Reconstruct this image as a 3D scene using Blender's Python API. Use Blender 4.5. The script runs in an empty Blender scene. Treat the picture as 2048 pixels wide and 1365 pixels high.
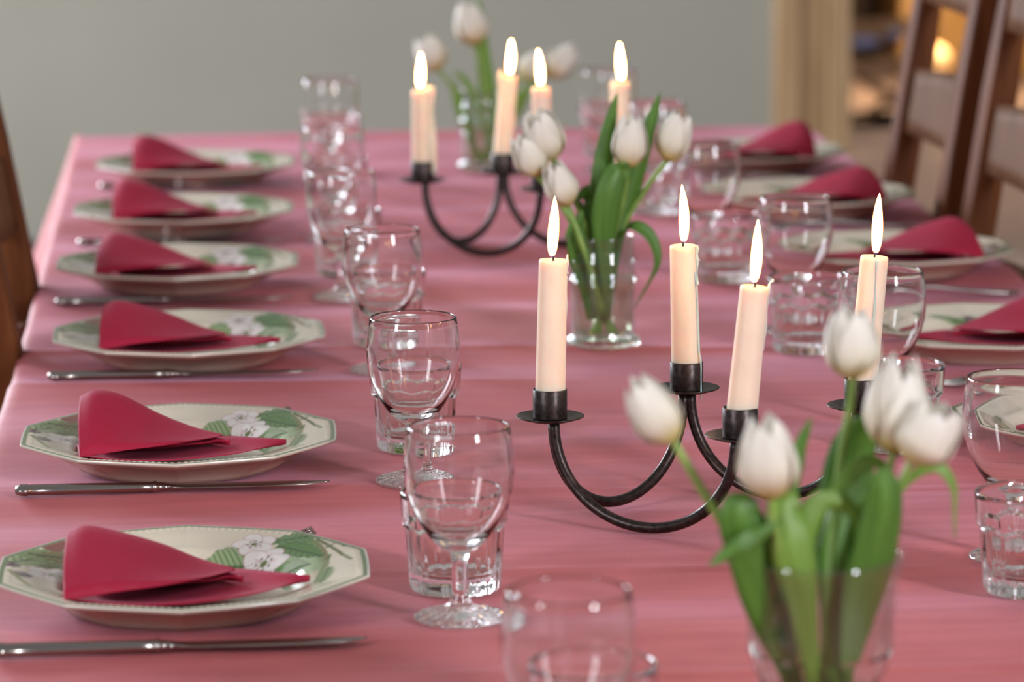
import bpy, bmesh, math, random
import numpy as np
from mathutils import Vector, Matrix
random.seed(7)
SC = bpy.context.scene
COL = SC.collection
PI = math.pi

# ------------------------------------------------------------------ camera
W, H_, F = 2048.0, 1365.0, 7680.0
TZ = 0.75                      # height of the table cloth
CAMH = 0.607                   # lens above the table
cam_pos = Vector((0, 0, TZ + CAMH))
pitch = math.atan(1294 / F); yaw = math.atan(630 / math.hypot(F, 1294)); roll = math.radians(0.38)
fw = Vector((math.sin(yaw) * math.cos(pitch), math.cos(yaw) * math.cos(pitch), -math.sin(pitch)))
rt = fw.cross(Vector((0, 0, 1))).normalized(); up = rt.cross(fw).normalized()
# scene content turns counter-clockwise -> camera turns clockwise
r2 = rt * math.cos(roll) - up * math.sin(roll)
u2 = rt * math.sin(roll) + up * math.cos(roll)
cam = bpy.data.cameras.new('camera'); camo = bpy.data.objects.new('camera', cam); COL.objects.link(camo)
M = Matrix((r2, u2, -fw)).transposed().to_4x4(); M.translation = cam_pos
camo.matrix_world = M
cam.sensor_width = 36; cam.lens = F * 36 / W; cam.clip_end = 60; cam.clip_start = 0.05
SC.camera = camo
cam.dof.use_dof = True; cam.dof.focus_distance = 2.90; cam.dof.aperture_fstop = 7.0; cam.dof.aperture_blades = 0

def ray(px, py): return (fw + r2 * ((px - W / 2) / F) + u2 * ((H_ / 2 - py) / F))
def at(px, py, z=0.0):                     # point on the level z above the table cloth
    r = ray(px, py); t = (TZ + z - cam_pos.z) / r.z
    return cam_pos + r * t
def aty(px, py, y):                        # point in the upright plane at depth y
    r = ray(px, py); t = (y - cam_pos.y) / r.y
    return cam_pos + r * t
def D(px, d, z=0.0): return at(px, 7788 * (CAMH - z) / d - 612, z if z else -0.003)

# ------------------------------------------------------------------ light
SC.view_settings.view_transform = 'Standard'; SC.view_settings.look = 'None'
SC.view_settings.gamma = 1; SC.view_settings.use_curve_mapping = False
SC.view_settings.exposure = 0.23
world = bpy.data.worlds.new('room_daylight'); SC.world = world; world.use_nodes = True
bgn = world.node_tree.nodes['Background']
bgn.inputs[0].default_value = (0.98, 0.95, 0.94, 1); bgn.inputs[1].default_value = 0.26
def area(name, loc, target, sx, sy, power, col):
    l = bpy.data.lights.new(name, 'AREA'); l.shape = 'RECTANGLE'; l.size = sx; l.size_y = sy
    l.energy = power; l.color = col
    o = bpy.data.objects.new(name, l); COL.objects.link(o); o.location = loc
    o.rotation_euler = (Vector(target) - Vector(loc)).to_track_quat('-Z', 'Y').to_euler()
    return o
area('window_light_left', (-3.0, 6.6, 2.0), (0.1, 4.4, 0.7), 1.4, 1.7, 150, (0.84, 0.9, 1.0))
area('window_light_far_left', (-2.4, 8.7, 2.0), (0.2, 4.0, 0.7), 1.2, 1.5, 190, (0.86, 0.91, 1.0))
area('window_light_right_rear', (2.6, -0.6, 2.3), (0.3, 3.4, 0.8), 0.45, 1.8, 125, (0.92, 0.94, 1.0))
area('window_light_left_rear', (-2.6, 0.4, 2.2), (0.2, 3.4, 0.8), 0.6, 1.6, 65, (0.9, 0.94, 1.0))

cy = SC.cycles
cy.use_denoising = True
try:
    cy.denoiser = 'OPENIMAGEDENOISE'; cy.denoising_input_passes = 'RGB_ALBEDO_NORMAL'
except Exception: pass
cy.max_bounces = 20; cy.transmission_bounces = 20; cy.glossy_bounces = 8; cy.diffuse_bounces = 3
cy.transparent_max_bounces = 16; cy.sample_clamp_indirect = 6; cy.blur_glossy = 0.6
cy.caustics_refractive = True; cy.caustics_reflective = False
cy.use_adaptive_sampling = True; cy.adaptive_threshold = 0.02

# ------------------------------------------------------------------ materials
def new_mat(name):
    m = bpy.data.materials.new(name); m.use_nodes = True
    nt = m.node_tree; b = nt.nodes['Principled BSDF']
    return m, nt, b
def N(nt, typ, **kw):
    n = nt.nodes.new(typ)
    for k, v in kw.items(): setattr(n, k, v)
    return n
def setin(n, **kw):
    for k, v in kw.items():
        n.inputs[k.replace('_', ' ')].default_value = v
def ramp(nt, fac, stops):
    r = N(nt, 'ShaderNodeValToRGB'); e = r.color_ramp.elements
    while len(e) < len(stops): e.new(0.5)
    for el, (p, c) in zip(e, stops):
        el.position = p; el.color = (*c, 1) if len(c) == 3 else c
    nt.links.new(fac, r.inputs[0]); return r.outputs[0]
def noise(nt, scale, detail=3, vec=None, rough=0.5):
    n = N(nt, 'ShaderNodeTexNoise'); n.inputs['Scale'].default_value = scale; n.inputs['Detail'].default_value = detail
    n.inputs['Roughness'].default_value = rough
    if vec: nt.links.new(vec, n.inputs['Vector'])
    return n.outputs[0]
def coord(nt, scale=(1, 1, 1), kind='Object'):
    t = N(nt, 'ShaderNodeTexCoord'); mp = N(nt, 'ShaderNodeMapping'); mp.inputs['Scale'].default_value = scale
    nt.links.new(t.outputs[kind], mp.inputs[0]); return mp.outputs[0]
def bump(nt, b, h, strength, dist=0.001):
    n = N(nt, 'ShaderNodeBump'); n.inputs['Strength'].default_value = strength; n.inputs['Distance'].default_value = dist
    nt.links.new(h, n.inputs['Height']); nt.links.new(n.outputs[0], b.inputs['Normal'])
def simple(name, col, rough=0.5, **kw):
    m, nt, b = new_mat(name); b.inputs['Base Color'].default_value = (*col, 1); b.inputs['Roughness'].default_value = rough
    for k, v in kw.items(): b.inputs[k.replace('_', ' ')].default_value = v
    return m

def mat_cloth():
    m, nt, b = new_mat('rose_linen')
    v = coord(nt, (900, 2600, 900)); f = noise(nt, 1.0, 2, v)
    v2 = coord(nt, (9, 60, 9)); g = noise(nt, 1.0, 3, v2)
    mx = N(nt, 'ShaderNodeMath', operation='ADD'); nt.links.new(f, mx.inputs[0]); nt.links.new(g, mx.inputs[1])
    hf = N(nt, 'ShaderNodeMath', operation='MULTIPLY'); nt.links.new(mx.outputs[0], hf.inputs[0]); hf.inputs[1].default_value = 0.5
    c = ramp(nt, hf.outputs[0], [(0.3, (0.39, 0.075, 0.070)), (0.5, (0.465, 0.102, 0.096)), (0.72, (0.55, 0.148, 0.139))])
    nt.links.new(c, b.inputs['Base Color'])
    b.inputs['Roughness'].default_value = 0.62; b.inputs['Specular IOR Level'].default_value = 0.35
    b.inputs['Sheen Weight'].default_value = 0.27; b.inputs['Sheen Roughness'].default_value = 0.25
    b.inputs['Sheen Tint'].default_value = (0.95, 0.66, 1.0, 1)
    bump(nt, b, f, 0.25, 0.0004)
    return m
def mat_napkin():
    m, nt, b = new_mat('crimson_paper')
    f = noise(nt, 900, 2, coord(nt))
    c = ramp(nt, f, [(0.3, (0.30, 0.008, 0.030)), (0.7, (0.38, 0.013, 0.045))])
    nt.links.new(c, b.inputs['Base Color']); b.inputs['Roughness'].default_value = 0.75
    b.inputs['Sheen Weight'].default_value = 0.06; b.inputs['Sheen Tint'].default_value = (1, 0.4, 0.6, 1); b.inputs['Specular IOR Level'].default_value = 0.2
    bump(nt, b, f, 0.3, 0.0003)
    return m
def mat_glass(name, col=(1, 1, 1), ior=1.47, rough=0.0):
    m, nt, b = new_mat(name)
    b.inputs['Base Color'].default_value = (*col, 1); b.inputs['Roughness'].default_value = rough
    b.inputs['IOR'].default_value = ior; b.inputs['Transmission Weight'].default_value = 1
    return m
def mat_wood(name, c0, c1, c2, sc=(18, 18, 1.6), rough=0.42):
    m, nt, b = new_mat(name)
    v = coord(nt, sc); n1 = noise(nt, 3.0, 5, v, 0.6)
    c = ramp(nt, n1, [(0.3, c0), (0.5, c1), (0.7, c2)])
    nt.links.new(c, b.inputs['Base Color']); b.inputs['Roughness'].default_value = rough
    bump(nt, b, n1, 0.15, 0.002)
    return m
def mat_wall(name, c0, c1, s=3.0):
    m, nt, b = new_mat(name)
    n1 = noise(nt, s, 4, coord(nt)); c = ramp(nt, n1, [(0.3, c0), (0.7, c1)])
    nt.links.new(c, b.inputs['Base Color']); b.inputs['Roughness'].default_value = 0.85
    bump(nt, b, noise(nt, 160, 3, coord(nt)), 0.12, 0.002)
    return m
def mat_iron():
    m, nt, b = new_mat('wrought_iron')
    n1 = noise(nt, 260, 4, coord(nt)); c = ramp(nt, n1, [(0.3, (0.018, 0.013, 0.013)), (0.7, (0.06, 0.042, 0.038))])
    nt.links.new(c, b.inputs['Base Color']); b.inputs['Metallic'].default_value = 0.75; b.inputs['Roughness'].default_value = 0.36
    bump(nt, b, n1, 0.25, 0.0006)
    return m
def mat_wax():
    m, nt, b = new_mat('ivory_wax')
    n1 = noise(nt, 60, 3, coord(nt)); c = ramp(nt, n1, [(0.3, (0.79, 0.64, 0.50)), (0.7, (0.84, 0.70, 0.56))])
    nt.links.new(c, b.inputs['Base Color'])
    b.inputs['Subsurface Weight'].default_value = 1.0; b.inputs['Subsurface Radius'].default_value = (1.0, 0.42, 0.22)
    b.inputs['Subsurface Scale'].default_value = 0.013
    b.inputs['Roughness'].default_value = 0.38; b.inputs['Specular IOR Level'].default_value = 0.4
    bump(nt, b, noise(nt, 420, 2, coord(nt)), 0.05, 0.0005)
    return m
def mat_flame():
    m = bpy.data.materials.new('candle_flame'); m.use_nodes = True; nt = m.node_tree; nt.nodes.clear()
    out = N(nt, 'ShaderNodeOutputMaterial'); lw = N(nt, 'ShaderNodeLayerWeight'); lw.inputs[0].default_value = 0.45
    col = ramp(nt, lw.outputs['Facing'], [(0.0, (1.0, 0.56, 0.21)), (0.35, (1.0, 0.46, 0.14)), (0.6, (1.0, 0.30, 0.05)), (1.0, (1.0, 0.17, 0.015))])
    st = N(nt, 'ShaderNodeMapRange'); st.inputs[1].default_value = 0.2; st.inputs[2].default_value = 0.75
    st.inputs[3].default_value = 80; st.inputs[4].default_value = 1.2
    nt.links.new(lw.outputs['Facing'], st.inputs[0])
    em = N(nt, 'ShaderNodeEmission'); nt.links.new(col, em.inputs[0]); nt.links.new(st.outputs[0], em.inputs[1])
    # clear, faintly blue foot of the flame around the wick
    uv = N(nt, 'ShaderNodeUVMap'); sp = N(nt, 'ShaderNodeSeparateXYZ'); nt.links.new(uv.outputs[0], sp.inputs[0])
    mr = N(nt, 'ShaderNodeMapRange'); mr.inputs[1].default_value = 0.03; mr.inputs[2].default_value = 0.20
    mr.interpolation_type = 'SMOOTHSTEP'; nt.links.new(sp.outputs[1], mr.inputs[0])
    tr = N(nt, 'ShaderNodeBsdfTransparent'); e2 = N(nt, 'ShaderNodeEmission'); e2.inputs[0].default_value = (0.35, 0.3, 1, 1); e2.inputs[1].default_value = 0.12
    ad = N(nt, 'ShaderNodeAddShader'); nt.links.new(tr.outputs[0], ad.inputs[0]); nt.links.new(e2.outputs[0], ad.inputs[1])
    mx = N(nt, 'ShaderNodeMixShader'); nt.links.new(mr.outputs[0], mx.inputs[0]); nt.links.new(ad.outputs[0], mx.inputs[1]); nt.links.new(em.outputs[0], mx.inputs[2])
    nt.links.new(mx.outputs[0], out.inputs[0])
    return m
def mat_leaf(name, dark, light):
    m, nt, b = new_mat(name)
    uv = N(nt, 'ShaderNodeUVMap'); mp = N(nt, 'ShaderNodeMapping'); mp.inputs['Scale'].default_value = (14, 1.2, 1)
    nt.links.new(uv.outputs[0], mp.inputs[0])
    n1 = noise(nt, 1.6, 3, mp.outputs[0], 0.55)
    c = ramp(nt, n1, [(0.3, dark), (0.7, light)])
    nt.links.new(c, b.inputs['Base Color']); b.inputs['Roughness'].default_value = 0.42
    bump(nt, b, n1, 0.35, 0.0008)
    out = nt.nodes['Material Output']; tl = N(nt, 'ShaderNodeBsdfTranslucent')
    g = N(nt, 'ShaderNodeMix', data_type='RGBA', blend_type='MULTIPLY'); g.inputs[0].default_value = 1
    nt.links.new(c, g.inputs[6]); g.inputs[7].default_value = (1.3, 1.5, 0.6, 1); nt.links.new(g.outputs[2], tl.inputs[0])
    mx = N(nt, 'ShaderNodeMixShader'); mx.inputs[0].default_value = 0.28
    nt.links.new(b.outputs[0], mx.inputs[1]); nt.links.new(tl.outputs[0], mx.inputs[2]); nt.links.new(mx.outputs[0], out.inputs[0])
    return m
def mat_petal():
    m, nt, b = new_mat('white_petal')
    uv = N(nt, 'ShaderNodeUVMap'); sp = N(nt, 'ShaderNodeSeparateXYZ'); nt.links.new(uv.outputs[0], sp.inputs[0])
    c1 = ramp(nt, sp.outputs[1], [(0.0, (0.62, 0.50, 0.05)), (0.12, (0.80, 0.70, 0.28)), (0.28, (0.87, 0.82, 0.66)), (0.6, (0.90, 0.86, 0.78)), (1.0, (0.93, 0.90, 0.86))])
    mp = N(nt, 'ShaderNodeMapping'); mp.inputs['Scale'].default_value = (16, 1.0, 1); nt.links.new(uv.outputs[0], mp.inputs[0])
    n1 = noise(nt, 1.5, 3, mp.outputs[0]); c2 = ramp(nt, n1, [(0.35, (0.93, 0.9, 0.84)), (0.65, (1, 1, 1))])
    g = N(nt, 'ShaderNodeMix', data_type='RGBA', blend_type='MULTIPLY'); g.inputs[0].default_value = 1
    nt.links.new(c1, g.inputs[6]); nt.links.new(c2, g.inputs[7])
    nt.links.new(g.outputs[2], b.inputs['Base Color']); b.inputs['Roughness'].default_value = 0.55
    b.inputs['Sheen Weight'].default_value = 0.15
    bump(nt, b, n1, 0.25, 0.0006)
    out = nt.nodes['Material Output']; tl = N(nt, 'ShaderNodeBsdfTranslucent'); nt.links.new(g.outputs[2], tl.inputs[0])
    mx = N(nt, 'ShaderNodeMixShader'); mx.inputs[0].default_value = 0.32
    nt.links.new(b.outputs[0], mx.inputs[1]); nt.links.new(tl.outputs[0], mx.inputs[2]); nt.links.new(mx.outputs[0], out.inputs[0])
    return m
def mat_stem():
    m, nt, b = new_mat('tulip_stem')
    n1 = noise(nt, 60, 3, coord(nt)); c = ramp(nt, n1, [(0.3, (0.13, 0.24, 0.035)), (0.7, (0.25, 0.38, 0.08))])
    nt.links.new(c, b.inputs['Base Color']); b.inputs['Roughness'].default_value = 0.4
    b.inputs['Subsurface Weight'].default_value = 0.0
    return m
def mat_plate():
    m, nt, b = new_mat('painted_porcelain')
    a = N(nt, 'ShaderNodeVertexColor'); a.layer_name = 'print'
    nt.links.new(a.outputs[0], b.inputs['Base Color']); b.inputs['Roughness'].default_value = 0.16
    b.inputs['Coat Weight'].default_value = 0.4; b.inputs['Coat Roughness'].default_value = 0.05
    bump(nt, b, noise(nt, 25, 2, coord(nt)), 0.05, 0.002)
    return m

M_cloth = mat_cloth(); M_nap = mat_napkin(); M_glass = mat_glass('clear_glass'); M_water = mat_glass('water', (0.97, 1, 0.95), 1.33)
M_vase = mat_glass('vase_glass', (0.96, 1, 0.975), 1.48)
def mat_thin(name, tint, ior):
    m = bpy.data.materials.new(name); m.use_nodes = True; nt = m.node_tree; nt.nodes.clear()
    out = N(nt, 'ShaderNodeOutputMaterial'); t = N(nt, 'ShaderNodeBsdfTransparent'); t.inputs[0].default_value = (*tint, 1)
    g = N(nt, 'ShaderNodeBsdfGlossy'); g.inputs['Roughness'].default_value = 0.02
    lw = N(nt, 'ShaderNodeLayerWeight'); lw.inputs[0].default_value = 0.5
    pw = N(nt, 'ShaderNodeMath', operation='POWER'); nt.links.new(lw.outputs['Facing'], pw.inputs[0]); pw.inputs[1].default_value = 3.0
    f = N(nt, 'ShaderNodeMath', operation='MULTIPLY_ADD'); nt.links.new(pw.outputs[0], f.inputs[0]); f.inputs[1].default_value = ior - 1; f.inputs[2].default_value = 0.075
    mx = N(nt, 'ShaderNodeMixShader'); nt.links.new(f.outputs[0], mx.inputs[0]); nt.links.new(t.outputs[0], mx.inputs[1]); nt.links.new(g.outputs[0], mx.inputs[2])
    nt.links.new(mx.outputs[0], out.inputs[0]); return m
M_vthin = mat_thin('vase_wall_glass', (0.93, 0.965, 0.94), 1.62); M_water = mat_thin('vase_water', (0.93, 0.96, 0.88), 1.25)
M_iron = mat_iron(); M_wax = mat_wax(); M_flame = mat_flame(); M_petal = mat_petal(); M_stem = mat_stem()
M_leafd = mat_leaf('tulip_leaf', (0.04, 0.12, 0.013), (0.15, 0.31, 0.05))
M_leafl = mat_leaf('tulip_leaf_pale', (0.12, 0.24, 0.025), (0.27, 0.42, 0.08))
M_plate = mat_plate()
M_wick = simple('charred_wick', (0.015, 0.012, 0.01), 0.8)
M_steel = simple('cutlery_steel', (0.36, 0.33, 0.31), 0.22, Metallic=1.0)
M_wall = mat_wall('sage_grey_plaster', (0.375, 0.37, 0.31), (0.40, 0.395, 0.335))
M_floor = mat_wall('worn_pinkish_floor', (0.26, 0.19, 0.165), (0.34, 0.255, 0.225), 2.0)
M_base = mat_wood('dark_skirting', (0.05, 0.038, 0.028), (0.075, 0.056, 0.042), (0.10, 0.075, 0.055), (1.6, 18, 18))
M_tan = mat_wood('pale_oak', (0.37, 0.225, 0.105), (0.46, 0.295, 0.145), (0.54, 0.37, 0.20), (14, 14, 1.0), 0.5)
M_chair = mat_wood('red_brown_chair_wood', (0.06, 0.017, 0.005), (0.10, 0.030, 0.009), (0.155, 0.052, 0.017), rough=0.55)
M_chair.node_tree.nodes['Principled BSDF'].inputs['Specular IOR Level'].default_value = 0.1
M_slat = mat_wood('weathered_slat_wood', (0.09, 0.038, 0.015), (0.115, 0.05, 0.021), (0.145, 0.068, 0.030), rough=0.6)
M_slat.node_tree.nodes['Principled BSDF'].inputs['Specular IOR Level'].default_value = 0.1
M_oak = mat_wood('brown_trestle_wood', (0.14, 0.07, 0.03), (0.20, 0.11, 0.05), (0.28, 0.165, 0.08), (1.5, 14, 14))
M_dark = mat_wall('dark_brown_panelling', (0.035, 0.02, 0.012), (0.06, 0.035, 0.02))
M_gold = mat_wood('golden_boards', (0.36, 0.20, 0.06), (0.46, 0.27, 0.09), (0.55, 0.34, 0.13), (1.5, 14, 14))

# ------------------------------------------------------------------ mesh helpers
def link(name, me, mat=None, parent=None):
    o = bpy.data.objects.new(name, me); COL.objects.link(o)
    if mat and not me.materials: me.materials.append(mat)
    if parent: o.parent = parent
    return o
def mesh(name, vs, fs, mat, parent=None, smooth=True, uvs=None):
    me = bpy.data.meshes.new(name); me.from_pydata([tuple(v) for v in vs], [], fs); me.update()
    if smooth: me.polygons.foreach_set('use_smooth', [True] * len(me.polygons))
    if uvs is not None:
        ul = me.uv_layers.new(name='UVMap'); li = np.zeros(len(me.loops), dtype=np.int32); me.loops.foreach_get('vertex_index', li)
        ul.data.foreach_set('uv', np.asarray(uvs, dtype=np.float32)[li].ravel())
    return link(name, me, mat, parent)
def tag(o, label=None, cat=None, group=None, kind=None):
    if label: o['label'] = label
    if cat: o['category'] = cat
    if group: o['group'] = group
    if kind: o['kind'] = kind
    return o
def empty(name, loc, label, cat, group=None, rotz=0.0):
    o = bpy.data.objects.new(name, None); COL.objects.link(o); o.empty_display_size = 0.02
    o.location = loc; o.rotation_euler = (0, 0, rotz)
    return tag(o, label, cat, group)
def grid(name, fn, nu, nv, mat, parent=None, thick=0.0, closed=False):
    vs, uv = [], []
    for j in range(nv + 1):
        for i in range(nu + (0 if closed else 1)):
            vs.append(fn(i / nu, j / nv)); uv.append((i / nu, j / nv))
    k = nu if closed else nu + 1; fs = []
    for j in range(nv):
        for i in range(nu):
            i2 = (i + 1) % k
            fs.append((j * k + i, j * k + i2, (j + 1) * k + i2, (j + 1) * k + i))
    o = mesh(name, vs, fs, mat, parent, True, uv)
    if thick:
        s = o.modifiers.new('thickness', 'SOLIDIFY'); s.thickness = thick; s.offset = 0
    return o
def lathe(name, prof, segs, mat, parent=None, rfn=None, closed=True):
    """prof: (r, z) list; closed profile starts and ends on the axis"""
    vs, fs = [], []; n = len(prof)
    rings = []
    for (r, z) in prof:
        if r < 1e-6: rings.append([len(vs)]); vs.append((0, 0, z)); continue
        ring = []
        for i in range(segs):
            a = 2 * PI * i / segs; rr = rfn(r, z, a, len(rings)) if rfn else r
            if isinstance(rr, tuple): rr, zz = rr
            else: zz = z
            ring.append(len(vs)); vs.append((rr * math.cos(a), rr * math.sin(a), zz))
        rings.append(ring)
    for a, b in zip(rings, rings[1:]):
        if len(a) == 1 and len(b) == 1: continue
        for i in range(segs):
            j = (i + 1) % segs
            if len(a) == 1: fs.append((a[0], b[j], b[i]))
            elif len(b) == 1: fs.append((a[i], a[j], b[0]))
            else: fs.append((a[i], a[j], b[j], b[i]))
    o = mesh(name, vs, fs, mat, parent)
    bm = bmesh.new(); bm.from_mesh(o.data); bmesh.ops.recalc_face_normals(bm, faces=bm.faces); bm.to_mesh(o.data); bm.free()
    o.data.polygons.foreach_set('use_smooth', [True] * len(o.data.polygons))
    return o
def catmull(pts, n):
    P = [Vector(p) for p in pts]
    if len(P) == 2: return [P[0].lerp(P[1], i / n) for i in range(n + 1)]
    P = [P[0] * 2 - P[1]] + P + [P[-1] * 2 - P[-2]]; segs = len(P) - 3; out = []
    for i in range(n + 1):
        t = i / n * segs; k = min(int(t), segs - 1); t -= k
        a, b, c, d = P[k:k + 4]
        out.append(0.5 * ((2 * b) + (c - a) * t + (2 * a - 5 * b + 4 * c - d) * t * t + (3 * b - a - 3 * c + d) * t ** 3))
    return out
def tube(name, pts, rad, segs, mat, parent=None, caps=True):
    """rad: number or function of 0..1"""
    n = len(pts); vs, fs = [], []; pv = None
    for k, p in enumerate(pts):
        p = Vector(p); t = (Vector(pts[min(k + 1, n - 1)]) - Vector(pts[max(k - 1, 0)])).normalized()
        if pv is None:
            a = Vector((0, 0, 1)) if abs(t.z) < 0.9 else Vector((1, 0, 0)); pv = (a - t * a.dot(t)).normalized()
        else: pv = (pv - t * pv.dot(t)).normalized()
        q = t.cross(pv); r = rad(k / (n - 1)) if callable(rad) else rad
        for i in range(segs):
            a = 2 * PI * i / segs; vs.append(p + (pv * math.cos(a) + q * math.sin(a)) * r)
    for k in range(n - 1):
        for i in range(segs):
            j = (i + 1) % segs; fs.append((k * segs + i, k * segs + j, (k + 1) * segs + j, (k + 1) * segs + i))
    if caps:
        fs.append(tuple(range(segs - 1, -1, -1))); fs.append(tuple((n - 1) * segs + i for i in range(segs)))
    return mesh(name, vs, fs, mat, parent)
def beam(name, p0, p1, w, t, mat, parent=None, side=(0, 1, 0), bev=0.003):
    """squared bar from p0 to p1; w along side, t across"""
    p0, p1 = Vector(p0), Vector(p1); ax = (p1 - p0).normalized(); s = Vector(side); s = (s - ax * s.dot(ax)).normalized(); q = ax.cross(s)
    vs = []
    for p in (p0, p1):
        for a, b in ((-1, -1), (1, -1), (1, 1), (-1, 1)): vs.append(p + s * (a * w / 2) + q * (b * t / 2))
    o = mesh(name, vs, [(3, 2, 1, 0), (4, 5, 6, 7), (0, 1, 5, 4), (1, 2, 6, 5), (2, 3, 7, 6), (3, 0, 4, 7)], mat, parent, False)
    if bev:
        m = o.modifiers.new('bevel', 'BEVEL'); m.width = bev; m.segments = 2
    return o
def box(name, lo, hi, mat, parent=None, bev=0.0):
    (a, b, c), (d, e, f) = lo, hi
    return beam(name, ((a + d) / 2, (b + e) / 2, c), ((a + d) / 2, (b + e) / 2, f), e - b, d - a, mat, parent, (0, 1, 0), bev)
def copy_tree(o, parent=None):
    kids = [c for c in ALLKIDS.get(o.name, [])] if False else list(o.children)
    c = o.copy(); COL.objects.link(c); c.parent = parent
    for k in kids: copy_tree(k, c)
    return c
def sstep(a, b, x):
    t = min(1, max(0, (x - a) / (b - a))); return t * t * (3 - 2 * t)

# ------------------------------------------------------------------ table edge lines (world)
pl = [at(165, 275), at(20, 850)]; pr = [at(1610, 250), at(2000, 527)]
XL = sum(p.x for p in pl) / 2; XR = sum(p.x for p in pr) / 2
YF = (at(165, 268).y + at(1610, 249).y) / 2; YN = 1.25
print('table', XL, XR, YF, [tuple(p) for p in pl], [tuple(p) for p in pr])

# ------------------------------------------------------------------ setting: floor, walls, doorway
YW = 9.1
def struct(o): o['kind'] = 'structure'; return o
struct(box('floor', (-5, -2, -0.05), (5, 14.6, 0.0), M_floor))
jl = aty(1556, 200, YW).x; jr = aty(1697, 200, YW).x
struct(box('wall_back', (-5, YW, 0), (jl, YW + 0.16, 3.0), M_wall))
dr = jr + 1.1
struct(box('wall_right', (dr + 0.16, YW, 0), (5, YW + 0.16, 3.0), M_wall))
lint = box('trim_2', (jl, YW, 2.1), (dr + 0.16, YW + 0.16, 3.0), M_wall); struct(lint)
struct(box('baseboard_back', (-5, YW - 0.02, 0), (jl - 0.03, YW, 0.085), M_base, bev=0.004))
tr = empty('trim_1', (jl, YW, 0), None, None); tr['kind'] = 'structure'
def casing(x0, x1, y0, y1, name='casing_board'):
    box(name, (x0 - jl, y0 - YW, 0), (x1 - jl, y1 - YW, 2.1), M_tan, tr, 0.006)
wj = jr - jl
casing(jl - 0.012, jl + wj * 0.30, YW - 0.030, YW + 0.17)
casing(jl + wj * 0.31, jl + wj * 0.66, YW - 0.012, YW + 0.17)
casing(jl + wj * 0.67, jr, YW - 0.040, YW + 0.17)
casing(dr, dr + 0.16, YW - 0.03, YW + 0.17)
# the room beyond the doorway
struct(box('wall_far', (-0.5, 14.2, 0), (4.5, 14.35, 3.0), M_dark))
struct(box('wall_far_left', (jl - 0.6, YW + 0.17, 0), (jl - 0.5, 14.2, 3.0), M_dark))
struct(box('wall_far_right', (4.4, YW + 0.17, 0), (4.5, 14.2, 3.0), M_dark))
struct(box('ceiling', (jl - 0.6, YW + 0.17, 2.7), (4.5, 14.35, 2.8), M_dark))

# low golden platform, sawhorse frame and pendant lamp in the far room
yb = 11.9
g0 = aty(1690, 322, yb); g1 = aty(2040, 322, yb)
pf = box('wooden_platform', (g0.x - 0.3, yb, 0.0), (g1.x + 0.3, yb + 0.5, aty(1750, 286, yb).z), M_gold, None, 0.004)
tag(pf, 'low golden wooden platform on the floor beyond the doorway', 'platform')
sh = empty('trestle_stack', (aty(1740, 200, 11.9).x, 12.0, 0), 'brown wooden trestle with crossed diagonal braces beyond the doorway', 'trestle')
def rel(p, o): return Vector(p) - o.location
def shb(name, a, b, y, w=0.028, t=0.03): beam(name, rel(aty(*a, y), sh), rel(aty(*b, y), sh), w, t, M_oak, sh, (0, 0, 1), 0.003)
zp = aty(1750, 286, yb).z
shb('brace', (1680, 120), (1830, 235), 12.05, 0.035)
shb('brace', (1690, 225), (1790, 300), 12.1, 0.03)
shb('brace', (1690, 262), (1860, 140), 12.2, 0.025)
shb('rail', (1660, 132), (1860, 124), 12.15, 0.035)
shb('rail', (1660, 60), (1860, 52), 12.15, 0.05)
for px in (1672, 1850):
    p = aty(px, 100, 12.15); q = Vector((p.x, 12.15, zp)); beam('leg', rel(q, sh), rel((p.x, 12.15, aty(px, 40, 12.15).z), sh), 0.05, 0.05, M_oak, sh)
M_blue = simple('blue_grey_fabric', (0.16, 0.19, 0.36), 0.8)
def lump(name, c, r, mat, label, cat, seed):
    rnd = random.Random(seed)
    def f(u, v):
        a = 2 * PI * u; b = PI * (v - 0.5); k = 1 + 0.12 * math.sin(3 * a + seed) * math.cos(b)
        return (r[0] * k * math.cos(a) * math.cos(b) ** 0.6 if abs(b) < PI / 2 - 1e-4 else 0,
                r[1] * k * math.sin(a) * max(0, math.cos(b)) ** 0.6, r[2] * math.sin(b) + r[2])
    o = grid(name, f, 24, 12, mat, None, 0, True); o.location = c; return tag(o, label, cat)
c = aty(1722, 98, 12.15); lump('folded_cloth', (c.x, 12.15, c.z), (0.06, 0.05, 0.02), M_blue, 'blue-grey folded cloth lying on the trestle rail beside the door casing', 'cloth', 1)
c = aty(1788, 85, 12.15); lump('folded_cloth', (c.x, 12.15, c.z + .003), (0.025, 0.04, 0.02), M_blue, 'smaller blue-grey cloth on the trestle rail, nearer the dining chair', 'cloth', 2)
# pendant lamp
lp = aty(1874, 118, 12.8)
M_lampglow = bpy.data.materials.new('lamp_glow'); M_lampglow.use_nodes = True
_b = M_lampglow.node_tree.nodes['Principled BSDF']; _b.inputs['Base Color'].default_value = (0.9, 0.6, 0.3, 1)
_b.inputs['Emission Color'].default_value = (1.0, 0.60, 0.25, 1); _b.inputs['Emission Strength'].default_value = 0.55
lamp = empty('pendant_lamp', lp, 'glowing amber glass pendant lamp hanging in the room beyond the doorway', 'lamp')
lathe('lamp_shade', [(0, -0.035), (0.03, -0.033), (0.044, -0.015), (0.046, 0.005), (0.036, 0.026), (0.018, 0.038), (0.012, 0.046), (0, 0.047)], 32, M_lampglow, lamp)
tube('cord', [(0, 0, 0.045), (0, 0, 2.68 - lp.z)], 0.003, 8, M_dark, lamp)
l = bpy.data.lights.new('pendant_bulb', 'POINT'); l.energy = 22; l.color = (1, 0.66, 0.36); l.shadow_soft_size = 0.05
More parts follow.
